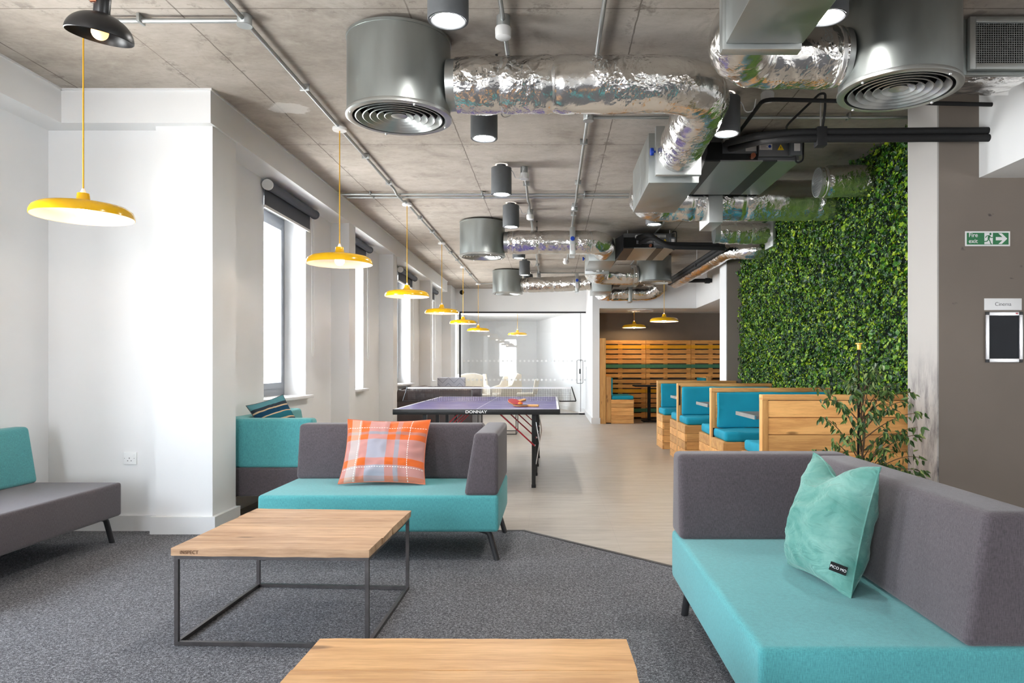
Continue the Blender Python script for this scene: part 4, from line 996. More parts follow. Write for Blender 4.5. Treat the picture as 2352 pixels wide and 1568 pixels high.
# ------------------------------------------------------------------ foil-wrapped round ducts
def crumple(seed, amp, axis_amp=.5):
    def f(i, j, p, a):
        q = Vector((p.x * 5 + seed, p.y * 5, p.z * 5)) + Vector((math.cos(a), math.sin(a), seed)) * 1.2
        return 1 + amp * (mnoise.noise(q) + .6 * mnoise.noise(q * 2.7) + .35 * mnoise.noise(q * 6.1))
    return f
def foil_duct(label, pts, r, bend=.3, seed=1, tapes=(), spigot=None, sag=0, extra=None):
    P = dense(arc_path(pts, bend, 14), .022); L = [0]
    for a, b in zip(P, P[1:]): L.append(L[-1] + (b - a).length)
    t = thing('foil_duct', label, 'air duct', tuple(P[0]), 0, 'foil-wrapped round ducts')
    cr = crumple(seed, .035)
    def rf(i, j, p, a):
        k = cr(i, j, p, a)
        for tp in tapes:
            d = abs(L[i] - tp * L[-1]); k -= .055 * math.exp(-(d / .018) ** 2); k += .02 * math.exp(-((d - .06) / .035) ** 2) * (1 + .6 * mnoise.noise(Vector((a * 3, tp * 9, seed))))
        e = min(L[i], L[-1] - L[i]); k -= .06 * math.exp(-(e / .05) ** 2)
        return k
    part('foil_jacket', MB().tube(P, r, 56, True, rf), 'foil', t, angle=70)
    for tp in tapes:
        i = min(range(len(L)), key=lambda q: abs(L[q] - tp * L[-1])); i = max(1, min(len(P) - 2, i)); d = (P[i + 1] - P[i - 1]).normalized()
        mb = MB(); mb.tube([P[i] - d * .016, P[i] - d * .008, P[i] + d * .008, P[i] + d * .016], [r * .90, r * .958, r * .958, r * .90], 48, True, crumple(seed + 3, .012)); part('tape_band', mb, 'foil_tape', t)
    if spigot is not None:
        d = (P[1] - P[0]).normalized(); part('spigot', MB().cyl(P[0] - d * spigot, P[0] + d * .03, r * .9, 40), 'galv_light', t)
    return t
def damper(t, lo, hi, knob, axis):
    pl = part('damper_plate', MB().box(lo, hi, bev=.003), 'galv_light', t)
    k = Vector(knob); d = {'-x': Vector((-1, 0, 0)), '-y': Vector((0, -1, 0)), '+x': Vector((1, 0, 0))}[axis]
    R = d.to_track_quat('Z', 'Y').to_matrix(); m = MB().lathe([(.008, 0), (.008, .012), (.026, .014), (.028, .02), (.028, .034), (.024, .038), (.001, .038)], k, 20, False, R)
    part('damper_knob', m, 'blue_knob', pl, label='blue damper knob')
    if axis == '-y':
        a = k + Vector((0, -.0012, -.10)); part('damper_label', MB().box(a - Vector((.022, .001, .045)), a + Vector((.022, .001, .035))), 'paper', pl)
    return pl
d1 = foil_duct('long foil-wrapped duct from the large left drum, bending towards the first fan coil', [(-.545, 4.08, 2.755), (.92, 4.08, 2.765), (.92, 5.28, 2.715)], .158, .34, 1, (.10, .22, .58, .74, .86), .05)
damper(d1, (.755, 5.19, 2.545), (1.085, 5.24, 2.90), (.755, 5.215, 2.72), '-x')
m = MB(); c = Vector((.93, 5.0, 2.575))
d2 = foil_duct('second foil-wrapped duct with upright damper plate, from the second left drum', [(-.57, 9.22, 2.755), (.68, 9.22, 2.755), (.68, 9.77, 2.745)], .15, .32, 2, (.04, .24, .62), .05)
damper(d2, (.225, 9.05, 2.575), (.295, 9.39, 2.925), (.26, 9.05, 2.77), '-y')
d3 = foil_duct('far foil-wrapped duct from the farthest left drum', [(-.535, 13.88, 2.735), (.20, 13.7, 2.735), (.76, 13.5, 2.735)], .145, 0, 3, (.05, .45, .75), .05)
damper(d3, (.44, 13.40, 2.56), (.50, 13.79, 2.91), (.47, 13.40, 2.77), '-y')
d4 = foil_duct('foil-wrapped elbow duct joined to the largest right drum', [(1.48, 3.68, 2.745), (.915, 3.68, 2.745), (.915, 3.05, 2.74)], .155, .34, 4, (.02, .38, .48), .03)
damper(d4, (.733, 3.07, 2.515), (1.075, 3.13, 2.92), (.733, 3.1, 2.79), '-x')
d5 = foil_duct('foil-wrapped elbow duct joined to the drum before the pallet alcove', [(1.42, 12.04, 2.70), (.69, 12.04, 2.70), (.69, 10.80, 2.73)], .165, .36, 5, (.03, .45), .03)
damper(d5, (.50, 10.83, 2.555), (.865, 10.88, 2.92), (.50, 10.855, 2.79), '-x')
d6 = foil_duct('thick foil duct behind the first fan coil, running into the green wall', [(.91, 6.33, 2.70), (.91, 6.95, 2.76), (2.83, 6.95, 2.77)], .195, .36, 6, (.28, .40, .60, .88))
part('damper_box', MB().box((1.48, 6.73, 2.51), (1.61, 7.17, 3.0), bev=.003), 'galv_light', d6)
d7 = foil_duct('curled foil duct under the farthest fan coil, before the alcove header', [(.95, 13.86, 2.60), (1.05, 14.13, 2.60), (1.98, 14.13, 2.61), (2.12, 13.9, 2.72)], .15, .25, 7, (.25, .55))
part('damper_box', MB().box((1.50, 13.96, 2.42), (1.57, 14.30, 2.79), bev=.003), 'galv_light', d7)
def mesh_end(t, c, r):
    m = MB(); x = c[0] - .004; k = int(2 * r / .012)
    for i in range(1, k):
        o = -r + i * 2 * r / k; hh = math.sqrt(max(r * r - o * o, 1e-6))
        m.box((x - .001, c[1] - hh, c[2] + o - .0014), (x + .001, c[1] + hh, c[2] + o + .0014)); m.box((x - .001, c[1] + o - .0014, c[2] - hh), (x + .001, c[1] + o + .0014, c[2] + hh))
    part('mesh_guard', m, 'conduit', t)
    part('end_ring', MB().shell([(r * .98, -.012), (r * 1.03, -.012), (r * 1.03, .02), (r * .98, .02)], c, 40, Matrix.Rotation(PI / 2, 3, 'Y')), 'galv_light', t)
d8 = foil_duct('open-ended foil intake duct with mesh guard in front of the green wall', [(2.315, 6.2, 2.75), (2.83, 6.2, 2.77)], .135, 0, 8, (.08,)); mesh_end(d8, (2.312, 6.2, 2.75), .125)
d9 = foil_duct('far open-ended foil intake duct with mesh guard above the grey column', [(2.08, 8.9, 2.81), (2.72, 8.9, 2.81)], .13, 0, 9, (.3, .62), .05); mesh_end(d9, (2.026, 8.9, 2.81), .118)
damper(d9, (2.70, 8.74, 2.63), (2.74, 9.06, 2.97), (2.74, 8.9, 2.80), '+x')
foil_duct('long slim foil duct running away along the far right ceiling', [(2.79, 9.30, 2.66), (2.55, 9.30, 2.67), (2.41, 9.75, 2.74), (2.33, 13.5, 2.75)], .12, .3, 10, (.12, .3, .55, .75))

# rectangular grille box, top right
t = thing('grille_box', 'square steel air grille with black mesh at the top right corner', 'air grille', (2.45, 3.83, 2.9))
gx0, gx1, gz0, gz1, gy = 2.225, 2.60, 2.735, 3.015, 3.80
m = MB(); fw = .032
for lo, hi in (((gx0, gy, gz0), (gx0 + fw, gy + .03, gz1)), ((gx1 - fw, gy, gz0), (gx1, gy + .03, gz1)), ((gx0 + fw, gy, gz0), (gx1 - fw, gy + .03, gz0 + fw)), ((gx0 + fw, gy, gz1 - fw), (gx1 - fw, gy + .03, gz1))): m.box(lo, hi, bev=.003)
part('frame', m, 'galv_light', t)
part('flange', MB().shell([(0, 0)] * 0 or [(.001, 0), (.001, .001)], n=3), 'galv', t) if False else None
m = MB()
for lo, hi in (((gx0 - .03, gy + .03, gz0 - .02), (gx0, gy + .06, gz1)), ((gx1, gy + .03, gz0 - .02), (gx1 + .03, gy + .06, gz1)), ((gx0, gy + .03, gz0 - .02), (gx1, gy + .06, gz0))): m.box(lo, hi, bev=.003)
part('flange', m, 'galv', t)
part('backing', MB().box((gx0 + .01, gy + .031, gz0 + .01), (gx1 - .01, gy + .04, gz1 - .002)), 'void', t)
m = MB()
for k in range(26): x = gx0 + fw + (gx1 - gx0 - 2 * fw) * k / 25; m.box((x - .0014, gy + .012, gz0 + fw), (x + .0014, gy + .015, gz1 - fw))
for k in range(19): z = gz0 + fw + (gz1 - gz0 - 2 * fw) * k / 18; m.box((gx0 + fw, gy + .010, z - .0014), (gx1 - fw, gy + .012, z + .0014))
part('mesh_guard', m, 'conduit', t)
mb = MB(); n = 26
def wrap(px, py):
    return mnoise.noise(Vector((px * 4, py * 6, 1))) * .012 + mnoise.noise(Vector((px * 7 + py * 9, py * 4 - px * 5, 4))) * .006
vs = []; fs = []
ring = [(gx0 - .02, gz1)] + [(gx0 - .02 , gz1 - (gz1 - gz0 + .005) * k / 8) for k in range(1, 9)] + [(gx0 - .02 + (gx1 - gx0 + .04) * k / 16, gz0 - .005) for k in range(1, 17)] + [(gx1 + .02, gz0 - .005 + (gz1 - gz0 + .005) * k / 8) for k in range(1, 9)]
for j in range(n):
    y = gy + .06 + j * .46 / (n - 1); tt = j / (n - 1)
    for (px, pz) in ring:
        w = wrap(px + pz, y); cx = (gx0 + gx1) / 2 + .12 * tt * tt
        vs.append((px + .14 * tt * tt + w * (1 if px < cx else -.5), y, pz + (w * 1.5 + .06 * tt if pz < gz1 - .05 else 0)))
m_ = len(ring)
for j in range(n - 1):
    for i in range(m_ - 1): fs.append((j * m_ + i, j * m_ + i + 1, (j + 1) * m_ + i + 1, (j + 1) * m_ + i))
fs.append(tuple(range((n - 1) * m_, n * m_)))
mb.add(vs, fs); part('foil_jacket', mb, 'foil', t, angle=70)

# ------------------------------------------------------------------ fan coil units
def fan_coil(label, plen, body, stickers=True, strips=True):
    t = thing('fan_coil_unit', label, 'fan coil unit', ((plen[0] + body[1]) / 2, plen[2], 2.8), 0, 'ceiling fan coil units')
    x0, x1, y0, y1, z0, z1 = plen
    part('plenum', MB().box((x0, y0, z0), (x1, y1, z1), bev=.004), 'galv_mid', t)
    m = MB()
    for yy in (y0, y1 - .03): m.box((x0 - .012, yy, z0 - .012), (x1 + .004, yy + .03, z1 + .01), bev=.003)
    X0, X1, Y0, Y1, Z0, Z1 = body
    part('casing', MB().box((X0, Y0 + .02, Z0 + .012), (X1, Y1, Z1), bev=.004), 'fcu_grey', t)
    part('transition', MB().prism([(x1 + .002, z0 + .02), (X0 + .0, Z0 - .005), (X0 + .0, Z1), (x1 + .002, z1 - .01)], y0 + .06, y1 - .03, Matrix(((1, 0, 0, 0), (0, 0, 1, 0), (0, 1, 0, 0), (0, 0, 0, 1)))), 'dark_metal', t)
    w = X1 - X0
    for a, b, mm, nm in ((0, .20, 'dark_metal', 'insulation_strip'), (.20, .63, 'galv_mid', 'access_panel'), (.63, .775, 'dark_metal', 'insulation_strip'), (.775, 1.0, 'galv_mid', 'access_panel')):  # dark strips fill the black gaps between the pale panels
        part(nm, MB().box((X0 + a * w, Y0, Z0), (X0 + b * w - .001, Y1, Z0 + .011)), mm, t)
    # front service side
    m = MB().box((X0, Y0 - .004, Z0 + .013), (X0 + .17, Y0 + .019, Z1 - .06)); m.box((X0 + .171, Y0 - .004, Z0 + .013), (X0 + .55 * w + .02, Y0 + .019, Z0 + .06)); part('insulation_pad', m, 'void', t)
    part('coil_panel', MB().box((X0 + .172, Y0 - .002, Z0 + .062), (X0 + .57 * w, Y0 + .019, Z1 - .01), bev=.002), 'fcu_grey', t)
    part('electrical_box', MB().box((X0 + .575 * w, Y0 - .03, Z0 + .035), (X0 + .93 * w, Y0 + .019, Z1 - .01), bev=.004), 'fcu_grey', t)
    jbx = part('isolator', MB().box((X0 + .875 * w, Y0 - .075, Z0 + .03), (X0 + .995 * w, Y0 - .031, Z0 + .14), bev=.008), 'downlight', t)
    part('isolator_label', MB().box((X0 + .91 * w, Y0 - .077, Z0 + .06), (X0 + .97 * w, Y0 - .075, Z0 + .118)), 'paper', jbx)
    part('cable', MB().tube(arc_path([(X0 + .93 * w, Y0 - .05, Z0 + .03), (X0 + .94 * w, Y0 - .05, Z0 - .03), (X0 + 1.01 * w, Y0 - .05, Z0 - .01), (X0 + 1.02 * w, Y0 - .04, Z1 + .02), (X0 + .97 * w, Y0 + .1, Z1 + .03)], .05, 6), .007, 8), 'black', t)
    if stickers:
        def lab(cx, cz, sx, sz, yy, mm='paper', nm='label_sticker'): return part(nm, MB().box((cx - sx / 2, yy - .0012, cz - sz / 2), (cx + sx / 2, yy, cz + sz / 2)), mm, t)
        ye = Y0 - .03; zc = (Z0 + Z1) / 2
        def tri(cx, cz, s, yy):
            p = part('warning_sticker', MB().prism([(cx - s / 2, cz - s * .4), (cx + s / 2, cz - s * .4), (cx, cz + s * .47)], yy - .0012, yy, Matrix(((1, 0, 0, 0), (0, 0, 1, 0), (0, 1, 0, 0), (0, 0, 0, 1)))), 'amber', t, label='yellow warning triangle')
            b = [(.04, .26), (-.12, .02), (-.01, .02), (-.06, -.26), (.12, .08), (.01, .08)]
            part('bolt_symbol', MB().prism([(cx + q * s, cz + r * s - .02 * s) for q, r in b], yy - .002, yy - .0013, Matrix(((1, 0, 0, 0), (0, 0, 1, 0), (0, 1, 0, 0), (0, 0, 0, 1)))), 'ink', p)
        tri(X0 + .45 * w, zc + .06, .05, Y0 - .002); lp = lab(X0 + .545 * w - .03, zc + .025, .085, .10, Y0 - .002)
        la = lab(X0 + .635 * w, zc + .052, .075, .045, ye); lb = lab(X0 + .75 * w, zc + .057, .09, .036, ye); lc = lab(X0 + .645 * w, zc + .0, .10, .045, ye)
        tri(X0 + .625 * w, zc + .052, .036, ye - .0013); tri(X0 + .795 * w, zc - .004, .052, ye)
        for base, cx, cz, sx, nl in ((lp, X0 + .545 * w - .03, zc + .06, .06, 5), (lb, X0 + .75 * w, zc + .068, .07, 3), (lc, X0 + .63 * w, zc + .014, .055, 3)):
            m = MB(); yy = Y0 - .0033 if base is lp else ye - .0013
            for k in range(nl): m.box((cx - sx / 2, yy - .0006, cz - k * .011 - .0012), (cx + sx / 2 - .012 * (k % 2), yy, cz - k * .011 + .0012))
            part('print_lines', m, 'ink', base)
        part('blue_mark', MB().cyl((X0 + .685 * w, ye - .0024, zc + .004), (X0 + .685 * w, ye - .0013, zc + .004), .012, 16), 'blue_knob', lc)
        for zz in (Z0 + .15, Z0 + .115): 
            part('pipe_socket', MB().cyl((X0 + .24 * w + (Z0 + .15 - zz) * 2.4, Y0 - .06, zz), (X0 + .24 * w + (Z0 + .15 - zz) * 2.4, Y0 - .002, zz), .024, 16), 'galv_light', t)
        part('drain_socket', MB().cyl((X0 + .515 * w, Y0 - .05, Z0 + .035), (X0 + .515 * w, Y0 - .005, Z0 + .035), .02, 16), 'copper', t)
    for xx in (X0 + .06, X1 - .06):
        for yy in (Y0 + .08, Y1 - .08): part('hanger_rod', MB().cyl((xx, yy, Z1), (xx, yy, H), .005, 8), 'alu', t)
    return t
fan_coil('first fan coil unit with plenum at the end of the long foil duct', (.72, 1.095, 5.32, 6.36, 2.52, 2.89), (1.17, 1.95, 5.62, 6.70, 2.765, 2.975))
fan_coil('fan coil plenum cut off by the top of the photo, beside the largest drum', (.745, 1.075, 2.0, 3.06, 2.535, 2.90), (1.15, 1.9, 1.4, 2.2, 2.765, 2.975), False)
fan_coil('second fan coil unit, above the drum of the pallet alcove', (.505, .865, 9.78, 10.82, 2.60, 2.915), (.98, 1.68, 9.75, 10.85, 2.765, 2.975))
fan_coil('farthest fan coil unit above the curled foil duct', (.735, 1.085, 13.0, 13.84, 2.52, 2.86), (1.14, 1.9, 13.05, 13.8, 2.69, 2.93), False)

# ------------------------------------------------------------------ black insulated pipes
def pipes(label, runs, hangers=(), cat='pipe'):
    t = thing('insulated_pipe', label, cat, tuple(runs[0][0][0]), 0, 'black insulated refrigerant pipes')
    for pts, r in runs:
        P = dense(arc_path(pts, .09, 6), .03); part('pipe_insulation', MB().tube(P, r, 16, True, lambda i, j, p, a: 1 + .05 * mnoise.noise(Vector((p.x * 6, p.y * 6, p.z * 6 + a * .4)))), 'black', t)
    for (x, y, z, dz, w) in hangers:
        hg = part('hanger_rod', MB().cyl((x, y, z), (x, y, H), .006, 8), 'alu', t)
        part('pipe_clip', MB().box((x - w, y - w * 1.1, z - dz), (x + w, y + w * 1.1, z + .03), bev=.008), 'black', hg)
    return t
pipes('pair of thick black pipes from the first fan coil to the white bulkhead', [([(1.36, 5.60, 2.90), (1.42, 4.95, 2.75), (1.62, 4.86, 2.745), (2.885, 4.70, 2.702)], .025), ([(1.40, 5.60, 2.86), (1.48, 4.95, 2.72), (1.66, 4.85, 2.698), (2.885, 4.69, 2.652)], .025)], [(1.82, 4.84, 2.74, .10, .034)])
pipes('thin black pipe with a bend above the pair of thick pipes', [([(1.44, 5.55, 2.955), (1.38, 4.66, 2.895), (2.885, 4.66, 2.86)], .0135)], [])
pipes('black cable looped over the hanger of the thick pipes', [([(1.86, 5.58, 2.95), (1.70, 5.2, 2.90), (1.80, 4.80, 2.985), (1.83, 4.78, 2.98), (1.835, 4.80, 2.87), (1.825, 4.82, 2.76)], .008)], [])
pipes('black pipes from the second fan coil, turning along the slim foil duct', [([(1.16, 9.72, 2.90), (1.28, 9.45, 2.905), (1.48, 9.42, 2.765), (2.26, 9.42, 2.755), (2.13, 13.1, 2.72)], .032), ([(1.2, 9.72, 2.84), (1.32, 9.42, 2.86), (1.52, 9.36, 2.72), (2.28, 9.38, 2.705), (2.15, 13.1, 2.67)], .03)], [(2.24, 9.42, 2.74, .06, .036), (2.21, 10.9, 2.735, .06, .03)])
pipes('black pipe below the far end of the slim foil duct, ending in the wall', [([(1.80, 13.05, 2.72), (2.93, 13.0, 2.72)], .036)], [(2.83, 13.0, 2.73, .06, .045)])

# suspension wires with toggles
for x, y, z, lab in ((-.335, 4.30, 2.78, 'thin wire hanger with toggle above the long foil duct'), (-.195, 9.2, 2.90, 'thin wire hanger above the second foil duct'), (1.61, 6.95, 2.94, 'thin wire hanger above the thick foil duct')):
    t = thing('wire_hanger', lab, 'hanger', (x, y, H), 0, 'duct suspension wires')
    part('wire', MB().cyl((x, y, z), (x, y, H), .002, 6), 'dark_metal', t); part('toggle', MB().lathe([(.002, H - .07), (.007, H - .08), (.007, H - .11), (.002, H - .125)], (x, y, 0), 10), 'dark_metal', t)
    part('anchor', MB().cyl((x, y, H - .02), (x, y, H - .001), .008, 8), 'dark_metal', t)

# ceiling fittings in the far rooms
for x, y, z, lab in ((.98 + .9, 14.95, 2.33, 'round white ceiling vent in the pallet alcove'), (-.9, 18.0, 2.55, 'round white ceiling vent in the glass meeting room')):
    t = thing('ceiling_vent', lab, 'vent', (x, y, z))
    part('vent_ring', MB().shell([(.30, -.002), (.30, -.012), (.24, -.02), (.24, -.002)], n=32), 'plastic_white', t, True); part('vent_plate', MB().lathe([(.001, -.012), (.19, -.012), (.19, -.004), (.001, -.004)], n=32), 'plastic_white', t, True)
t = thing('camera_dome', 'small black dome camera at the far end of the window wall', 'security camera', (-2.16, 17.2, 2.92))
part('mount', MB().cyl((-2.16, 17.14, 2.95), (-2.16, 17.2, 2.95), .05, 16), 'plastic_white', t); part('dome', MB().sphere((-2.16, 17.10, 2.93), .055, 12), 'void', t)
# ------------------------------------------------------------------ green wall
def leaf_field(name, mat, spots, shape):
    """spots: (pos, normal, up, size); shape: list of (u,v,w) outline points around a fold, returns one mesh"""
    V = []; F = []
    for p, nrm, up, s in spots:
        nrm = nrm.normalized(); u = (up - nrm * up.dot(nrm))
        if u.length < 1e-4: u = nrm.orthogonal()
        u.normalize(); r = u.cross(nrm); k = len(V)
        for a, b, c in shape[0]: q = p + r * (a * s) + u * (b * s) + nrm * (c * s); V.append((q.x, q.y, q.z))
        F.extend(tuple(i + k for i in f) for f in shape[1])
    mb = MB(); mb.v = V; mb.f = F; return mb
IVY = ([(0, -.1, 0), (.42, .12, .1), (.30, .38, .05), (.5, .62, .06), (.2, .68, -.02), (0, 1.0, -.14), (-.2, .68, -.02), (-.5, .62, .06), (-.30, .38, .05), (-.42, .12, .1), (0, .45, -.06)], [(0, 1, 2, 10), (2, 3, 4, 10), (4, 5, 10), (5, 6, 10), (6, 7, 8, 10), (8, 9, 0, 10)])
OVAL = ([(0, 0, 0), (.32, .35, .08), (.22, .75, .03), (0, 1.05, -.12), (-.22, .75, .03), (-.32, .35, .08), (0, .5, -.04)], [(0, 1, 6), (1, 2, 6), (2, 3, 6), (3, 4, 6), (4, 5, 6), (5, 0, 6)])
rnd = random.Random(11)
spA = []; spB = []
GX = 2.72
for i in range(64000):
    y = rnd.uniform(5.21, 10.46); z = rnd.uniform(.55, 3.02)
    dens = mnoise.noise(Vector((y * 7, z * 7, 0))) + .5 * mnoise.noise(Vector((y * 16, z * 16, 3)))
    dp_ = rnd.random() ** .7
    x = max(2.718, 2.825 - .075 * dp_ - .06 * (dens + .35))
    nrm = Vector((-1, rnd.gauss(0, .6), rnd.gauss(.25, .55))); up = Vector((rnd.gauss(-.3, .5), rnd.gauss(0, 1), rnd.gauss(-.2, 1)))
    s = rnd.uniform(.015, .030)
    (spA if i % 5 == 0 else spB).append((Vector((x, y, z)), nrm, up, s * (1.7 if i % 5 == 0 else 1.0)))
gw = thing('green_wall', 'artificial ivy wall panel covering the right wall behind the booths', 'green wall', (2.8, 7.8, .5))
part('backing_mat', MB().box((2.80, 5.205, .5), (2.838, 10.49, 3.025)), 'ivy_back', gw)
part('ivy_leaves', leaf_field('ivy', 'ivy', spA, IVY), 'ivy', gw, smooth=False, kind='stuff')
part('boxwood_leaves', leaf_field('box', 'ivy', spB, OVAL), 'ivy', gw, smooth=False, kind='stuff')

# ------------------------------------------------------------------ ficus in front of the first booth bench
fx, fy = 2.03, 4.70
fic = thing('potted_ficus', 'leafy weeping fig tied to a yellow-capped stake behind the right sofa', 'potted plant', (fx, fy, 0))
part('pot', MB().shell([(.001, .0), (.13, 0), (.165, .30), (.17, .31), (.155, .31), (.15, .29), (.12, .02), (.001, .02)], (fx, fy, 0), 36), 'dark_metal', fic)
part('soil', MB().lathe([(.001, .262), (.146, .26), (.14, .25), (.001, .25)], (fx, fy, 0), 30), 'soil', fic)
rnd = random.Random(23)
for k in range(3):
    a = k * 2.1; pts = [Vector((fx + .03 * math.cos(a), fy + .03 * math.sin(a), .25))]
    for j in range(1, 7): pts.append(Vector((fx + .012 * j * .2 * math.cos(a + j * .9) + .016 * math.cos(a + j * 1.1) + .002 * j, fy + .016 * math.sin(a + j * 1.1), .25 + j * (.14 - .012 * k))))
    part('trunk', MB().tube(arc_path(pts, .05, 4), [.009 * (1 - .5 * i / (len(arc_path(pts, .05, 4)))) for i in range(len(arc_path(pts, .05, 4)))], 8), 'bark', fic)
stk = part('stake', MB().cyl((fx - .028, fy - .02, .25), (fx - .018, fy - .02, 1.27), .0065, 8), 'void', fic, label='thin black support stake')
part('stake_cap', MB().lathe([(.012, 1.262), (.013, 1.295), (.022, 1.298), (.022, 1.305), (.001, 1.306)], (fx - .018, fy - .02, 0), 16), 'yellow', stk, label='yellow stake cap')
mbB = MB(); spots = []
targets = [(-.20, -.02, 1.14), (-.27, .05, 1.02), (-.17, -.08, .88), (-.27, -.03, .82), (-.30, 0, .60), (-.22, -.10, .66), (-.10, -.1, .96), (.10, -.05, 1.10), (.24, .0, 1.04), (.34, -.02, .98), (.20, -.1, .86), (.40, -.03, .84), (.33, -.08, .76), (.14, -.12, .72), (.24, -.05, .62), (.36, -.05, .56), (.06, -.1, 1.16), (.12, -.12, .52), (-.05, -.12, .78), (.05, -.14, .86), (.30, -.04, .92), (.39, -.02, .70), (.42, 0, .45), (.25, -.1, .48), (-.12, -.1, 1.06), (-.06, -.06, 1.18), (.02, -.1, 1.05), (.16, -.06, .98), (-.14, -.1, .70), (.10, -.12, .62), (-.06, -.12, .56), (.28, -.06, .70), (.18, -.02, 1.02), (-.24, 0, .92)]
for tx, ty, tz in targets:
    b = Vector((fx + rnd.uniform(-.01, .01), fy, max(.38, tz - rnd.uniform(.12, .34)))); e = Vector((fx + tx, fy + ty * 1.1, tz)); md = b.lerp(e, .6) + Vector((0, 0, .11))
    P = [(b * (1 - q) ** 2 + md * 2 * q * (1 - q) + e * q * q) for q in np.linspace(0, 1, 12)]
    mbB.tube(P, [.0034 * (1 - .75 * i / 11) + .0007 for i in range(12)], 6)
    for i in range(3, 12):
        for rep in range(2 if i < 9 else 3):
            p = P[i] + Vector((rnd.gauss(0, .016), rnd.gauss(0, .014), rnd.gauss(0, .014)))
            side = Vector((rnd.gauss(tx * 1.2, .6), rnd.gauss(-.2, .5), 0)); up = Vector((side.x * .7, side.y * .7, -rnd.uniform(.4, 1.3)))
            spots.append((p, Vector((rnd.gauss(0, .7), -rnd.uniform(.3, 1), rnd.gauss(.35, .5))), up, rnd.uniform(.034, .060)))
FIC = ([(0, 0, 0), (.17, .2, .05), (.23, .42, .05), (.15, .7, 0), (0, 1.05, -.1), (-.15, .7, 0), (-.23, .42, .05), (-.17, .2, .05), (0, .35, -.03), (0, .7, -.06)], [(0, 1, 8), (1, 2, 9, 8), (2, 3, 9), (3, 4, 9), (4, 5, 9), (5, 6, 9), (6, 7, 8, 9), (7, 0, 8)])
part('branches', mbB, 'bark', fic)
part('foliage', leaf_field('f', 'ficus', spots, FIC), 'ficus', fic, kind='stuff')

# ------------------------------------------------------------------ signs and wall fittings
WY = 4.80
def U(u, d=WY): return (u - 1268) * d / 1640
def Zv(v, d=WY): return 1.15 + (842 - v) * d / 1640
d = WY - .004
x0, x1, z0, z1 = U(2217, d), U(2320, d), Zv(565, d), Zv(531, d)
t = thing('fire_exit_sign', 'green and white Fire exit sign with running figure and arrow', 'sign', ((x0 + x1) / 2, WY, z0))
part('board', MB().box((x0, WY - .004, z0), (x1, WY - .0005, z1)), 'white_ink', t)
gp = part('green_field', MB().box((x0 + .010, WY - .0048, z0 + .010), (x1 - .010, WY - .004, z1 - .010)), 'sign_green', t)
hz = z1 - z0; yy = WY - .0055; XZ = Matrix(((1, 0, 0, 0), (0, 0, 1, 0), (0, 1, 0, 0), (0, 0, 0, 1)))
text_part('lettering', 'Fire\nexit', .040, facing_cam(x0 + .022, yy, z0 + hz * .53), 'white_ink', gp, .0003, 'LEFT', .0003)
dx0, dx1 = x0 + (x1 - x0) * .425, x0 + (x1 - x0) * .612
fp = part('doorway_pictogram', MB().box((dx0, yy, z0 + .013), (dx1, yy + .0006, z1 - .011)), 'white_ink', gp)
m = MB(); cx = (dx0 + dx1) / 2; cz = (z0 + z1) / 2; y2 = yy - .0006
def limb(pts, w): 
    for a, b in zip(pts, pts[1:]): m.bar((a[0], y2, a[1]), (b[0], y2, b[1]), w, .0005, (0, 1, 0))
m.cyl((cx + .012, y2 - .0003, cz + .031), (cx + .012, y2 + .0003, cz + .031), .0075, 18)
limb([(cx + .004, cz + .022), (cx - .001, cz - .002)], .014)
limb([(cx + .006, cz + .020), (cx + .016, cz + .006), (cx + .027, cz + .009)], .0055); limb([(cx - .002, cz + .021), (cx - .015, cz + .017), (cx - .021, cz + .006)], .0055)
limb([(cx, cz - .003), (cx + .009, cz - .016), (cx + .014, cz - .034), (cx + .021, cz - .035)], .0065); limb([(cx - .001, cz - .003), (cx - .010, cz - .017), (cx - .030, cz - .020)], .0065)
part('running_figure', m, 'sign_green', fp)
ax = x0 + (x1 - x0) * .68; aw = (x1 - x0) * .255; ah = hz * .36
part('arrow', MB().prism([(ax, cz - .011), (ax + aw * .58, cz - .011), (ax + aw * .22, cz - ah), (ax + aw * .52, cz - ah), (ax + aw, cz), (ax + aw * .52, cz + ah), (ax + aw * .22, cz + ah), (ax + aw * .58, cz + .011), (ax, cz + .011)], yy, yy + .0006, XZ), 'white_ink', gp)
x0, x1, z0, z1 = U(2261, d), U(2347, d), Zv(712, d), Zv(685, d)
t = thing('room_sign', 'small white Cinema sign above the framed dark panel', 'sign', ((x0 + x1) / 2, WY, z0))
part('board', MB().box((x0, WY - .004, z0), (x1, WY - .0005, z1), bev=.001), 'plastic_white', t)
text_part('lettering', 'Cinema', .036, facing_cam((x0 + x1) / 2, WY - .0046, (z0 + z1) / 2), 'ink', t, .0003, 'CENTER', -.0004)
x0, x1, z0, z1 = U(2262, d), U(2348, d), Zv(832, d), Zv(716, d)
t = thing('poster_frame', 'silver snap frame holding an empty dark panel on the taupe wall', 'poster frame', ((x0 + x1) / 2, WY, z0))
part('panel', MB().box((x0 + .02, WY - .006, z0 + .02), (x1 - .02, WY - .0005, z1 - .02)), 'slate', t)
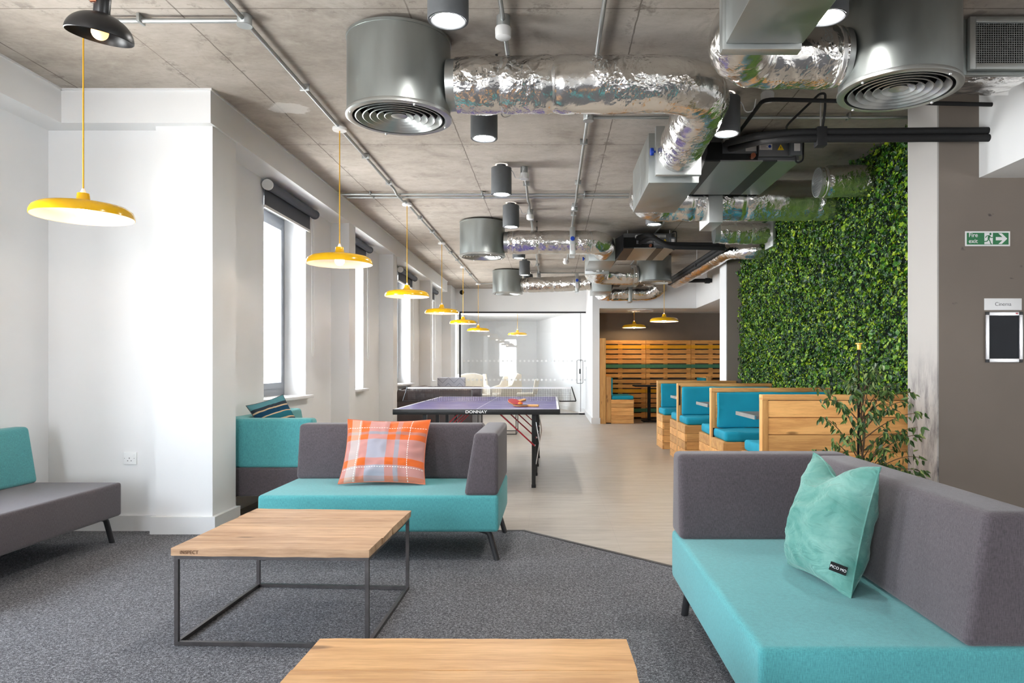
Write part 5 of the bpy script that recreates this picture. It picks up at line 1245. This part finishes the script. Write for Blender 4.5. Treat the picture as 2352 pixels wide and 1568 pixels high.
for lo, hi in (((x0, z0 + .02), (x0 + .026, z1 - .02)), ((x1 - .026, z0 + .02), (x1, z1 - .02)), ((x0 + .026, z0), (x1 - .026, z0 + .026)), ((x0 + .026, z1 - .026), (x1 - .026, z1))): part('frame_bar', MB().box((lo[0], WY - .014, lo[1]), (hi[0], WY - .0062, hi[1]), bev=.003), 'alu', t)
for cx_, cz_ in ((x0 + .014, z0 + .012), (x1 - .014, z0 + .012), (x0 + .014, z1 - .012), (x1 - .014, z1 - .012)): part('corner_cap', MB().box((cx_ - .013, WY - .012, cz_ - .012), (cx_ + .013, WY - .0062, cz_ + .012), bev=.005), 'dark_metal', t)
part('red_sticker', MB().box((x1 - .05, WY - .0152, z1 - .016), (x1 - .034, WY - .014, z1 - .007)), 'red', t, label='small red sticker')
# sockets and switches
SY = 4.99
def S2(u): return (u - 1268) * SY / 1640
def Z2(v): return 1.15 + (842 - v) * SY / 1640
x0, x1, z0, z1 = S2(285), S2(315), Z2(1066), Z2(1038)
t = thing('power_socket', 'white single power socket on the alcove wall', 'power socket', ((x0 + x1) / 2, SY, z0))
pl = part('faceplate', MB().box((x0, SY - .009, z0), (x1, SY - .0005, z1), bev=.003), 'plastic_white', t)
part('switch', MB().box((x1 - .026, SY - .012, z1 - .030), (x1 - .013, SY - .009, z1 - .010), bev=.002), 'plastic_white', t)
m = MB(); xc = (x0 + x1) / 2
for a, b, w, h in ((xc - .004, z0 + .044, .0045, .009), (xc - .015, z0 + .026, .007, .0045), (xc + .009, z0 + .026, .007, .0045)): m.box((a - w / 2, SY - .0094, b - h / 2), (a + w / 2, SY - .0088, b + h / 2))
for a in (x0 + .008, x1 - .016): m.cyl((a, SY - .0094, z0 + .043), (a, SY - .0088, z0 + .043), .0022, 8)
part('pin_slots', m, 'ink', pl)
t = thing('light_switch', 'white light switch plate by the glass door', 'switch', (.809, 17.0, 1.05))
part('faceplate', MB().box((.803, 16.95, 1.06), (.8145, 17.04, 1.15), bev=.003), 'plastic_white', t)
part('rocker', MB().box((.799, 16.98, 1.09), (.803, 17.01, 1.12), bev=.001), 'plastic_white', t)
